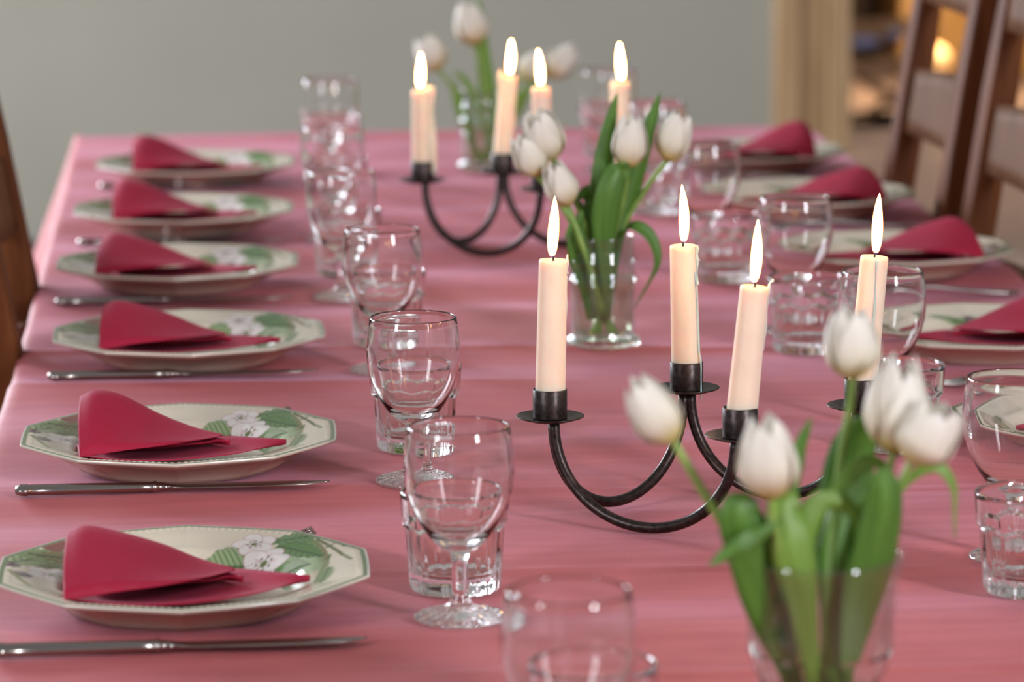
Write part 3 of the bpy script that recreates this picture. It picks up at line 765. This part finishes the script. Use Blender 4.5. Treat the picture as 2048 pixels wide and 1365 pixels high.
def tumbler_mesh():
    hT = 0.0705
    zs = [0.0003, 0.0012, 0.003, 0.007, 0.012, 0.018, 0.024, 0.030, 0.036, 0.0405, 0.0425, 0.0440, 0.0455, 0.0470, 0.0485, 0.050, 0.052, 0.056, 0.061, 0.066, 0.0695]
    prof = [(0, 0.0016), (0.020, 0.0016), (0.026, 0.0004)] + [(1, z) for z in zs] + [(0.0372, hT), (0.0363, hT + 0.0002), (0.0356, hT - 0.0003)] 
    inner = [(0.0352, 0.066), (0.0344, 0.056), (0.0334, 0.046), (0.0322, 0.036), (0.0308, 0.026), (0.0290, 0.018), (0.0265, 0.0135), (0.020, 0.0112), (0.010, 0.0104), (0, 0.0102)]
    n = 10
    def rf(r, z, a, k):
        if r != 1: return r
        rr = 0.0335 + (0.0380 - 0.0335) * z / hT
        kk = (a % (2 * PI / n)) - PI / n
        ap = rr * 0.962; fac = ap * math.cos(PI / n) / math.cos(kk) * 1.012
        groove = 0.0024 * math.exp(-((abs(kk) - PI / n) / 0.06) ** 2)
        low = min(fac, rr - 0.0008) - groove - 0.0022 * (1 - sstep(0.0, 0.0035, z))
        zsh = 0.0445 + 0.0035 * math.cos(kk * n / 2)
        t = sstep(zsh - 0.0012, zsh + 0.0016, z)
        return low * (1 - t) + rr * t
    o = lathe('glass_tumbler', prof + inner, 160, M_glass, None, rf); return o
wg0 = wine_mesh(); tg0 = tumbler_mesh(); gu = {'w': False, 't': False}
def place_glass(proto, key, p, label, cat, group, rz):
    o = proto if not gu[key] else proto.copy()
    if gu[key]: COL.objects.link(o)
    gu[key] = True; rf_ = 0.026
    z = max(zt(p.x + a, p.y + b) for a, b in ((0, 0), (rf_, 0), (-rf_, 0), (0, rf_), (0, -rf_)))
    o.location = (p.x, p.y, z + 0.0002); o.rotation_euler = (0, 0, rz); tag(o, label, cat, group); return o
WG = [(1137, 2.08, 'stemmed glass at the bottom photo edge, foot out of frame'), (917, 2.54, 'stemmed glass in the left row beside the nearest plate, foot fully visible'),
      (826, 2.99, 'stemmed glass in the left row, second plate from the camera'), (764, 3.485, 'stemmed glass in the left row, third plate from the camera'),
      (682, 3.914, 'stemmed glass in the left row, fourth plate from the camera'), (664, 4.346, 'stemmed glass in the left row, fifth plate from the camera'),
      (658, 4.82, 'stemmed glass in the left row, farthest from the camera'),
      (2030, 2.726, 'stemmed glass in the right row, cut by the right photo edge'), (1765, 3.23, 'stemmed glass in the right row behind the rightmost candle'),
      (1590, 3.70, 'stemmed glass in the right row, third from the camera, left of the rightmost flame'), (1413, 4.13, 'stemmed glass in the right row, just right of the middle tulips'),
      (1311, 4.54, 'stemmed glass behind the middle tulips'), (1216, 4.98, 'stemmed glass behind the farthest right candle flame')]
for px, d, lb in WG: place_glass(wg0, 'w', at(px, 7788 * (CAMH - 0.126) / d - 612, 0.1265), 'clear ' + lb, 'wine glass', 'stemmed wine glasses', random.uniform(0, 6))
TG = [(1183, 2.17, 'beside the bottom-edge stemmed glass'), (911, 2.645, 'in the left row behind the nearest fully visible stemmed glass'), (832, 3.125, 'in the left row behind the second stemmed glass'),
      (774, 3.61, 'in the left row behind the third stemmed glass'), (693, 4.05, 'in the left row behind the fourth stemmed glass'), (672, 4.48, 'in the left row behind the fifth stemmed glass'),
      (664, 4.95, 'in the left row behind the farthest stemmed glass'),
      (2057, 2.635, 'at the right photo edge in front of a stemmed glass'), (1795, 3.125, 'behind the double tulip head at the right'),
      (1613, 3.60, 'to the right of the third candle'), (1452, 4.02, 'between the middle tulips and the third candle flame'), (1306, 4.66, 'behind the middle tulips at the right'), (1216, 5.1, 'farthest in the right row')]
for px, d, lb in TG: place_glass(tg0, 't', D(px, d, 0.0), 'clear faceted tumbler ' + lb, 'tumbler', 'faceted tumblers', random.uniform(0, 0.6))

# ------------------------------------------------------------------ candle holders and candles
HP = 0.0792
def candelabra(cups, label, clabels, tops, leans, flame_h, drips):
    P = [at(px, py, HP) for px, py in cups]; c = sum(P, Vector()) / 4
    root = empty('candle_holder', (c.x, c.y, TZ), label, 'candle holder', 'wrought iron candle holders')
    Rr = 0.0041
    L = [p - root.location for p in P]
    for a, b in ((0, 1), (0, 2), (1, 3)):
        pa, pb = L[a].copy(), L[b].copy(); mid = (pa + pb) / 2; v = (pb - pa); v.z = 0; hl = v.length / 2; dr_ = v.normalized()
        sft = 0.0035; pts = []
        zb = Rr + 0.0003 + max(float(cz(root.location.x + mid.x, root.location.y + mid.y)), -0.001)
        for i in range(41):
            t = PI * i / 40; x = -math.cos(t); y = math.sin(t) ** 0.92 if 0 < t < PI else 0
            q = mid + dr_ * (x * (hl - sft)); q.z = HP - 0.003 - (HP - 0.003 - zb) * y; pts.append(q)
        tube('arm', pts, Rr, 16, M_iron, root)
    for q in L:
        q0 = Vector((q.x, q.y, HP))
        o = lathe('drip_plate', [(0, -0.004), (0.006, -0.004), (0.014, -0.0032), (0.0252, 0.0002), (0.0256, 0.0008), (0.0250, 0.0012), (0.014, -0.0016), (0, -0.0018)], 48, M_iron, root); o.location = q0
        o = lathe('candle_cup', [(0, -0.001), (0.0126, -0.001), (0.0128, 0.0), (0.0128, 0.0205), (0.0124, 0.0210), (0.0117, 0.0205), (0.0117, 0.003), (0, 0.003)], 40, M_iron, root); o.location = q0
    for k, p in enumerate(P):
        b = Vector((p.x, p.y, TZ + HP + 0.0034)); tx, ty = tops[k]
        top = aty(tx, ty, b.y + leans[k]); ax = top - b; L_ = ax.length
        cd = empty('taper_candle', b, clabels[k], 'candle', 'lit ivory candles')
        cd.rotation_mode = 'QUATERNION'; cd.rotation_quaternion = Vector((0, 0, 1)).rotation_difference(ax.normalized())
        rb, rtp = 0.01135, 0.0103
        nz = 26; prof = [(0, 0), (rb, 0)] + [(rb + (rtp - rb) * i / nz, L_ * i / nz) for i in range(1, nz)] + [(rtp, L_ - 0.0012), (rtp - 0.0004, L_), (rtp - 0.0016, L_ + 0.0002), (rtp - 0.0032, L_ - 0.0012), (0.004, L_ - 0.0022), (0, L_ - 0.0024)]
        sd = k * 1.7 + p.y * 9
        def rf(r, z, a, i): return r * (1 + 0.006 * math.sin(2 * a + sd + z * 20)) if r > 0.009 else r
        lathe('wax_body', prof, 48, M_wax, cd, rf)
        wl = 0.0085; wb = 0.0012 * (1 if k % 2 else -1)
        wk = tube('wick', catmull([(0, 0, L_ - 0.0032), (0.0002, 0, L_ + 0.002), (wb, 0, L_ + wl)], 8), lambda t: 0.0008 - 0.0002 * t, 8, M_wick, cd)
        fh = flame_h[k] if isinstance(flame_h, (list, tuple)) else flame_h
        fw_ = 0.0056
        def fl(u, v, fh=fh, k=k):
            a = 2 * PI * u; r = fw_ * (math.sin(PI * min(1, v ** 0.62)) ** 0.9) if 0 < v < 1 else 0.00001
            r = fw_ * 0.98 * (v ** 0.50) * ((1 - v) ** 0.80) * 1.85
            bend = 0.0016 * math.sin(v * 2.4 + k) * v
            return (wb * 0.6 + r * math.cos(a) + bend, r * math.sin(a), L_ + 0.0012 + fh * v)
        grid('flame', fl, 28, 30, M_flame, wk, 0, True)
        for (ang, z0, z1, w, hook) in drips[k]:
            rr = lambda z: rb + (rtp - rb) * min(1, z / L_)
            pts = []; n_ = 16
            for i in range(n_ + 1):
                t = i / n_; z = L_ + z0 + (z1 - z0) * t; 
                if z < 0.024: out_ = rr(z) + 0.0014 + 0.001 * sstep(0.024, 0.018, z)
                else: out_ = rr(z) + w * 0.15
                if hook and t < 0.2: out_ += (0.2 - t) * hook
                aa = ang + 0.08 * math.sin(t * 5 + ang)
                pts.append((out_ * math.cos(aa), out_ * math.sin(aa), z))
            tube('wax_drip', pts, lambda t, w=w: w * (0.75 + 0.35 * math.sin(t * 9 + w * 3000)) * (1 if t < 0.9 else 1.25), 10, M_wax, cd)
    return root
nodr = []
candelabra([(1100, 834), (1373, 777), (1480, 872), (1722, 812)],
    'dark iron four-cup candle holder of looped rods in the foreground',
    ['leftmost lit candle of the front holder, burnt to a curl at its rim', 'tallest lit candle of the front holder with wax run down its cup', 'third lit candle from left on the front holder, leaning right', 'rightmost lit candle of the front holder, behind a tulip head'],
    [(1106, 520), (1366, 491), (1509, 573), (1749, 513)], [0, 0, 0, 0], [0.046, 0.046, 0.047, 0.0465],
    [[(-0.1, 0.004, -0.010, 0.0013, 0.0), (-0.15, -0.012, -0.045, 0.0006, 0)],
     [(-0.5, -0.001, -0.030, 0.0016, 0), (-0.7, -0.02, -0.118, 0.0011, 0), (-0.2, 0, -0.012, 0.0018, 0)],
     [(-0.1, 0.006, -0.012, 0.0012, 0.012), (-0.15, -0.010, -0.046, 0.0010, 0)],
     [(-1.5, -0.002, -0.070, 0.0008, 0)]])
candelabra([(845, 360), (1005, 343), (1086, 378), (1243, 361)],
    'dark iron four-cup candle holder of looped rods farther down the table',
    ['leftmost lit candle of the back holder with a thick wax run', 'second lit candle from left on the back holder', 'third lit candle from left on the back holder', 'rightmost lit candle of the back holder, behind tulip leaves'],
    [(842, 181), (1017, 153), (1082, 176), (1241, 165)], [0, 0, 0, 0], [0.040, 0.040, 0.040, 0.042],
    [[(-0.35, 0.004, -0.092, 0.0048, 0), (0.1, 0.002, -0.07, 0.003, 0)], [(-2.8, 0.006, -0.02, 0.0018, 0)], nodr, [(3.0, 0.0, -0.02, 0.0015, 0)]])

# ------------------------------------------------------------------ vases
def vase_profile(kind):
    if kind == 'jar':       # straight jar with ring mouldings and beaded foot
        out = [(0, 0.0015), (0.026, 0.0015), (0.031, 0.0), (0.0340, 0.0012), (0.0352, 0.004), (0.0345, 0.0068), (0.0318, 0.0085), (0.0305, 0.012), (0.0308, 0.030), (0.0312, 0.050),
               (0.0316, 0.060), (0.0335, 0.0625), (0.0335, 0.065), (0.0312, 0.068), (0.0308, 0.078), (0.0322, 0.080), (0.0322, 0.082), (0.0300, 0.085), (0.0296, 0.096), (0.0302, 0.1035), (0.0300, 0.1052), (0.0288, 0.1052), (0.0280, 0.1035)]
        inn = [(0.0274, 0.096), (0.0278, 0.085), (0.0286, 0.070), (0.0288, 0.050), (0.0284, 0.030), (0.0280, 0.016), (0.024, 0.0105), (0.012, 0.0092), (0, 0.009)]
        return out, inn, (3, 5), 30
    out = [(0, 0.002), (0.030, 0.002), (0.038, 0.0), (0.0415, 0.002), (0.0415, 0.005), (0.036, 0.009), (0.030, 0.015), (0.0285, 0.025), (0.0298, 0.035), (0.0318, 0.037), (0.0318, 0.042), (0.0295, 0.046), (0.0300, 0.052), (0.0335, 0.061), (0.0375, 0.070), (0.0402, 0.080), (0.0410, 0.092), (0.0415, 0.110), (0.0430, 0.122), (0.0455, 0.1325), (0.0458, 0.1350), (0.0448, 0.1358), (0.0440, 0.1345)]
    inn = [(0.0412, 0.122), (0.0396, 0.110), (0.0388, 0.092), (0.0380, 0.081), (0.0353, 0.071), (0.0312, 0.062), (0.0278, 0.055), (0.0262, 0.046), (0.0256, 0.034), (0.024, 0.024), (0.016, 0.018), (0, 0.0165)]
    return out, inn, (8, 12), 18
def make_vase(kind, p, label, water):
    out, inn, (k0, k1), nf = vase_profile(kind)
    root = empty('glass_vase', (p.x, p.y, zt(p.x, p.y) + 0.0004), label, 'vase', 'glass vases of tulips')
    def rf(r, z, a, k):
        if k0 <= k <= k1: return r * (1 + 0.028 * abs(math.cos(a * nf / 2)) - 0.014)
        if kind == 'jar' and 7 <= k <= 9: return r * (1 + 0.008 * math.cos(a * 16))
        if kind != 'jar' and 12 <= k <= 17: return r * (1 + 0.012 * math.cos(a * 12))
        return r
    vb = lathe('vase_body', out + inn, 144, M_vthin, root, rf)
    vb.data.materials.append(M_vase)                 # solid glass foot refracts, the wall above is thin
    zf = 0.0086 if kind == 'jar' else 0.078
    for f_ in vb.data.polygons:
        if f_.center.z < zf: f_.material_index = 1
    # water fills the inside up to the given height, its skin set just inside the glass wall
    ip = sorted([(z, r) for r, z in inn if r > 0]); 
    def ri(z):
        for (z0, r0), (z1, r1) in zip(ip, ip[1:]):
            if z0 <= z <= z1: return r0 + (r1 - r0) * (z - z0) / (z1 - z0)
        return ip[0][1] if z < ip[0][0] else ip[-1][1]
    zb = inn[-1][1] - 0.0002; zz = [zb + (water - zb) * t for t in (0.02, 0.08, 0.16, 0.3, 0.5, 0.7, 0.85, 1.0)]
    prof = [(0, zb)] + [(ri(z) + 0.00025, z) for z in zz] + [(0, water)]
    lathe('water', prof, 72, M_water, root)
    return root
pv1 = D(1640, 2.16); pv2 = D(1206, 3.63); pv3 = D(968, 4.98)
v1 = make_vase('goblet', pv1, 'large footed clear glass vase in the foreground holding drooping white tulips', 0.058)
v2 = make_vase('jar', pv2, 'clear glass vase between the two candle holders with a beaded foot', 0.066)
v3 = make_vase('jar', pv3, 'clear glass vase at the far end of the table', 0.05)

# ------------------------------------------------------------------ tulips
def petal_head(top, base, axis, h, r, opened, rot, seed):
    qq = Vector((0, 0, 1)).rotation_difference(Vector(axis).normalized())
    root = lathe('flower_head', [(0, 0), (0.0026, 0.0004), (0.0030, 0.003), (0.0024, 0.010), (0.0030, h * 0.42), (0.0036, h * 0.46), (0, h * 0.48)], 12, M_leafl, top)
    for v_ in root.data.vertices: v_.co = base + qq @ v_.co
    axis = Vector(axis).normalized(); q = Vector((0, 0, 1)).rotation_difference(axis).to_matrix()
    rnd = random.Random(seed)
    for k in range(6):
        lay_ = k % 2; ph = rot + k * PI / 3; hh = h * (1.0 if lay_ == 0 else 1.05) * rnd.uniform(0.95, 1.05); rr = r * (1.02 if lay_ == 0 else 0.93)
        op = opened * rnd.uniform(0.6, 1.4); tw = rnd.uniform(-0.15, 0.15); wv = rnd.uniform(0, 6)
        def f(u, v, ph=ph, hh=hh, rr=rr, op=op, tw=tw, wv=wv, lay_=lay_):
            s = (u - 0.5) * 2
            w = (0.42 + 0.58 * sstep(0, 0.35, v)) * (max(0, 1 - v ** 2.7)) ** 0.60
            rho = rr * (0.16 + 0.84 * math.sin(PI * 0.5 * min(1, v / 0.42)) ** 0.75) if v < 0.42 else rr * (1 - 0.50 * ((v - 0.42) / 0.58) ** 1.7)
            rho += op * rr * sstep(0.45, 1.0, v) * 0.9
            a = ph + tw * v + s * 0.98 * w
            rho *= 1 + 0.05 * abs(s) ** 2 * (1 if lay_ == 0 else -1) + 0.03 * math.sin(s * 4 + wv) * v - 0.045 * math.exp(-(s / 0.22) ** 2) * v
            z = hh * (v - 0.03 * abs(s) * v + 0.012 * math.sin(s * 9 + wv) * sstep(0.7, 1, v))
            return base + q @ Vector((rho * math.cos(a), rho * math.sin(a), z))
        grid('petal', f, 14, 18, M_petal, root, 0.00045)
def stem(root, pts, r=0.0026):
    n = len(pts) * 8; tube('stem', catmull(pts, n), lambda t: r * (1.12 - 0.2 * t), 12, M_stem, root)
def leaf(root, pts, w, side=(1, 0.15, 0), mat=None, fold=0.35, tip=0.75, twist=0.0):
    C = catmull(pts, 28); n = 28; sd = Vector(side)
    fr = []
    for i in range(n + 1):
        t = (C[min(i + 1, n)] - C[max(i - 1, 0)]).normalized()
        a = twist * i / n; s = sd - t * sd.dot(t)
        if s.length < 0.15: s = fr[-1][0] if fr else Vector((0, 1, 0))
        s = s.normalized(); nn = t.cross(s)
        s2 = s * math.cos(a) + nn * math.sin(a); n2 = t.cross(s2)
        if fr and s2.dot(fr[-1][0]) < 0: s2, n2 = -s2, -n2
        fr.append((s2, n2))
    def f(u, v):
        i = int(round(v * n)); s, nn = fr[i]; x = (u - 0.5) * 2
        ww = w * (0.26 + 0.74 * sstep(0.06, 0.5, v)) * (max(0, 1 - v ** 2.6)) ** tip
        return C[i] + s * (x * ww * 0.5) + nn * (abs(x) ** 1.4 * ww * fold * 0.5 + 0.0008 * math.sin(v * 17 + x * 2) * x)
    return grid('leaf', f, 10, n, mat or M_leafd, root, 0.0005)
def tulip(vase, foot, label, head, st, leaves, yoff=0.0):
    """head: (base px,py,dy, tip px,py,dy, radius m, opened); st: list of (px,py,dy) between foot and head base"""
    yv = vase.location.y
    G = lambda t: aty(t[0], t[1], yv + t[2])
    ft = Vector(foot) + vase.location
    root = empty('white_tulip', ft, label, 'tulip', 'white tulips')
    L = lambda p: Vector(p) - ft
    if head:
        b = L(G(head[0:3])); t = L(G(head[3:6])); ax = t - b; h = ax.length
        pts = [Vector((0, 0, 0))] + [L(G(s)) for s in st] + [b - ax.normalized() * 0.001, b + ax.normalized() * 0.001]
        stem(root, pts, 0.0024 if yv < 3 else 0.0028); petal_head(root, b, ax, h, head[6], head[7], head[8] if len(head) > 8 else 0.3, int(head[0]))
    for lf in leaves:
        P = [L(G(s)) for s in lf['p']]
        leaf(root, P, lf['w'], lf.get('s', (1, 0.15, 0)), lf.get('m'), lf.get('f', 0.35), lf.get('t', 0.75), lf.get('tw', 0.0))
LD, LL = M_leafd, M_leafl
# --- foreground vase: vase axis at px ~1640; rim around row 1127
tulip(v1, (-0.012, -0.004, 0.026), 'white tulip leaning far left in the foreground vase, facing up-left',
      (1347, 884, -0.01, 1268, 768, -0.01, 0.0138, 0.02, 0.5), [(1560, 1270, -0.004), (1500, 1150, -0.01), (1455, 1065, -0.012), (1395, 965, -0.01)],
      [dict(p=[(1600, 1420, -.01), (1565, 1300, -.016), (1522, 1150, -.026), (1485, 1040, -.034), (1492, 985, -.03)], w=0.032, m=LD, t=0.35, f=0.2),
       dict(p=[(1560, 1040, -.036), (1520, 1070, -.04), (1470, 1098, -.044), (1418, 1132, -.046)], w=0.013, s=(0, 0.2, 1), m=LD)])
tulip(v1, (-0.004, -0.012, 0.026), 'white tulip standing upright in the middle of the foreground vase',
      (1543, 998, -0.036, 1530, 842, -0.038, 0.0163, 0.0, 0.1), [(1600, 1280, -0.02), (1568, 1150, -0.028), (1550, 1060, -0.034)],
      [dict(p=[(1625, 1420, -.02), (1612, 1240, -.03), (1588, 1100, -.034), (1572, 1020, -.03), (1588, 984, -.024)], w=0.026, m=LL, t=0.4, f=0.3),
       dict(p=[(1640, 1400, -.012), (1622, 1200, -.02), (1610, 1080, -.024), (1640, 1005, -.02), (1700, 1015, -.018), (1722, 1090, -.02)], w=0.016, m=LL, f=0.3),
       dict(p=[(1590, 1010, .0), (1592, 930, .0), (1622, 835, .0)], w=0.011, m=LD)])
tulip(v1, (0.004, 0.008, 0.026), 'white tulip rising highest in the foreground vase, in front of the rightmost candle',
      (1706, 756, 0.02, 1700, 622, 0.016, 0.0150, 0.06, 0.75), [(1655, 1250, 0.01), (1668, 1050, 0.02), (1684, 900, 0.022), (1700, 815, 0.022)],
      [dict(p=[(1650, 1400, .012), (1672, 1180, .022), (1690, 1020, .03), (1712, 900, .034), (1760, 825, .03)], w=0.036, m=LD, t=0.45, f=0.3),
       dict(p=[(1640, 1100, .0), (1660, 1020, .004), (1700, 950, .006), (1750, 925, .006), (1792, 960, .004)], w=0.012, m=LL, s=(0.3, 0.3, 1), f=0.2)])
tulip(v1, (0.012, 0.004, 0.026), 'white tulip with upright closed petals at the right of the foreground vase',
      (1786, 905, -0.006, 1800, 722, -0.008, 0.0178, 0.0, 0.9), [(1680, 1260, 0.0), (1722, 1120, -0.004), (1762, 1010, -0.006)],
      [dict(p=[(1685, 1420, -.01), (1705, 1300, -.018), (1748, 1130, -.028), (1772, 1010, -.034), (1762, 935, -.034)], w=0.028, m=LD, t=0.4, f=0.35),
       dict(p=[(1705, 1400, .0), (1712, 1230, -.004), (1722, 1080, -.008), (1735, 980, -.008)], w=0.018, m=LL, f=0.3),
       dict(p=[(1790, 1000, -.006), (1826, 955, -.004), (1872, 932, -.004), (1904, 975, -.004), (1912, 1080, -.006)], w=0.0085, m=LL, s=(0.3, 0.4, 1), f=0.25)])
tulip(v1, (0.016, -0.006, 0.026), 'wide open white tulip with yellow base leaning right in the foreground vase',
      (1822, 925, -0.024, 1885, 812, -0.028, 0.0175, 0.22, 0.2), [(1690, 1260, -0.01), (1740, 1120, -0.016), (1786, 1010, -0.022), (1808, 955, -0.024)],
      [dict(p=[(1668, 1420, -.01), (1674, 1260, -.014), (1690, 1150, -.018), (1700, 1040, -.02)], w=0.014, m=LD)])
# --- middle vase
tulip(v2, (0.008, 0.0, 0.0106), 'white tulip with open petals at upper left of the middle vase',
      (1106, 318, 0.01, 1072, 226, 0.0, 0.0185, 0.12, 0.2), [(1200, 600, 0.004), (1180, 480, 0.008), (1150, 400, 0.012), (1125, 345, 0.012)],
      [dict(p=[(1215, 650, .0), (1205, 540, .008), (1195, 440, .012), (1180, 385, .012), (1150, 400, .008)], w=0.024, m=LD)])
tulip(v2, (0.010, -0.004, 0.0106), 'white tulip farthest left in the middle bunch, petals against its neighbour',
      (1076, 352, 0.004, 1042, 272, -0.002, 0.0153, 0.10, 0.6), [(1196, 610, 0.002), (1160, 480, 0.002), (1112, 395, 0.004)],
      [dict(p=[(1180, 640, -.004), (1160, 540, -.01), (1152, 470, -.012), (1165, 420, -.01)], w=0.020, m=LD)])
tulip(v2, (0.012, 0.004, 0.0106), 'white tulip drooping lowest at the left of the middle vase, behind a candle flame',
      (1136, 412, -0.014, 1104, 326, -0.018, 0.0155, 0.0, 0.9), [(1205, 620, -0.008), (1178, 530, -0.02), (1152, 455, -0.020)],
      [dict(p=[(1220, 660, .0), (1200, 560, -.01), (1170, 500, -.018), (1150, 450, -.02), (1128, 480, -.02)], w=0.014, m=LD)])
tulip(v2, (-0.004, 0.004, 0.0106), 'white tulip standing upright at the right of the middle vase between two leaves',
      (1256, 336, -0.006, 1264, 234, -0.008, 0.0164, 0.02, 0.45), [(1206, 600, -0.004), (1226, 480, -0.006), (1248, 390, -0.006)],
      [dict(p=[(1205, 640, .0), (1208, 480, .0), (1205, 380, .004), (1216, 280, .006), (1234, 184, .006)], w=0.026, m=LD, f=0.5),
       dict(p=[(1215, 640, .0), (1236, 480, .004), (1262, 380, .008), (1296, 270, .010), (1320, 184, .010)], w=0.024, m=LD, f=0.5),
       dict(p=[(1210, 640, -.01), (1212, 540, -.016), (1212, 450, -.022), (1222, 380, -.024), (1240, 340, -.020), (1254, 360, -.018)], w=0.030, m=LD, t=0.5, f=0.3)])
tulip(v2, (-0.010, 0.002, 0.0106), 'white tulip leaning right from the middle vase, above a drooping leaf',
      (1332, 322, 0.012, 1366, 230, 0.012, 0.0164, 0.10, 0.0), [(1214, 600, 0.004), (1240, 470, 0.008), (1290, 380, 0.012)],
      [dict(p=[(1222, 620, .004), (1238, 500, .004), (1262, 456, .0), (1298, 470, -.002), (1312, 530, -.004), (1270, 616, -.006)], w=0.016, s=(0.8, 0.6, 0.6), m=LD, f=0.25),
       dict(p=[(1190, 640, .008), (1180, 540, .012), (1172, 470, .014), (1160, 400, .014)], w=0.026, m=LD, f=0.4)])
# --- far vase
tulip(v3, (0.004, 0.0, 0.0106), 'white tulip at upper left of the far vase, behind a flame',
      (876, 140, 0.0, 846, 76, 0.0, 0.0205, 0.05, 0.3), [(948, 290, 0.0), (928, 225, 0.0), (898, 165, 0.0)],
      [dict(p=[(955, 325, -.004), (938, 260, -.006), (918, 205, -.006), (905, 160, -.004)], w=0.020, m=LL, f=0.3)])
tulip(v3, (0.0, 0.006, 0.0106), 'white tulip standing tallest in the far vase',
      (950, 90, 0.0, 932, 8, 0.0, 0.0215, 0.02, 0.8), [(972, 300, 0.0), (978, 220, 0.0), (966, 150, 0.0)],
      [dict(p=[(980, 320, .006), (984, 240, .008), (972, 150, .008), (962, 60, .010), (956, -8, .010)], w=0.024, m=LL, f=0.3),
       dict(p=[(975, 300, .0), (958, 220, .0), (930, 160, .0), (905, 142, .0)], w=0.012, m=LL)])
tulip(v3, (-0.006, -0.004, 0.0106), 'white tulip leaning far right from the far vase, above the holder candles',
      (1092, 150, 0.02, 1152, 98, 0.02, 0.0195, 0.0, 0.5), [(984, 300, 0.0), (1010, 220, 0.01), (1050, 178, 0.016)],
      [dict(p=[(985, 310, .0), (1020, 240, .0), (1045, 200, .0), (1062, 165, .0)], w=0.020, m=LL)])
tulip(v3, (-0.008, 0.004, 0.0106), 'white tulip half hidden between two flames of the back holder',
      (1046, 158, 0.03, 1090, 112, 0.03, 0.0195, 0.03, 0.2), [(982, 300, 0.01), (1000, 220, 0.02), (1026, 178, 0.026)], [])
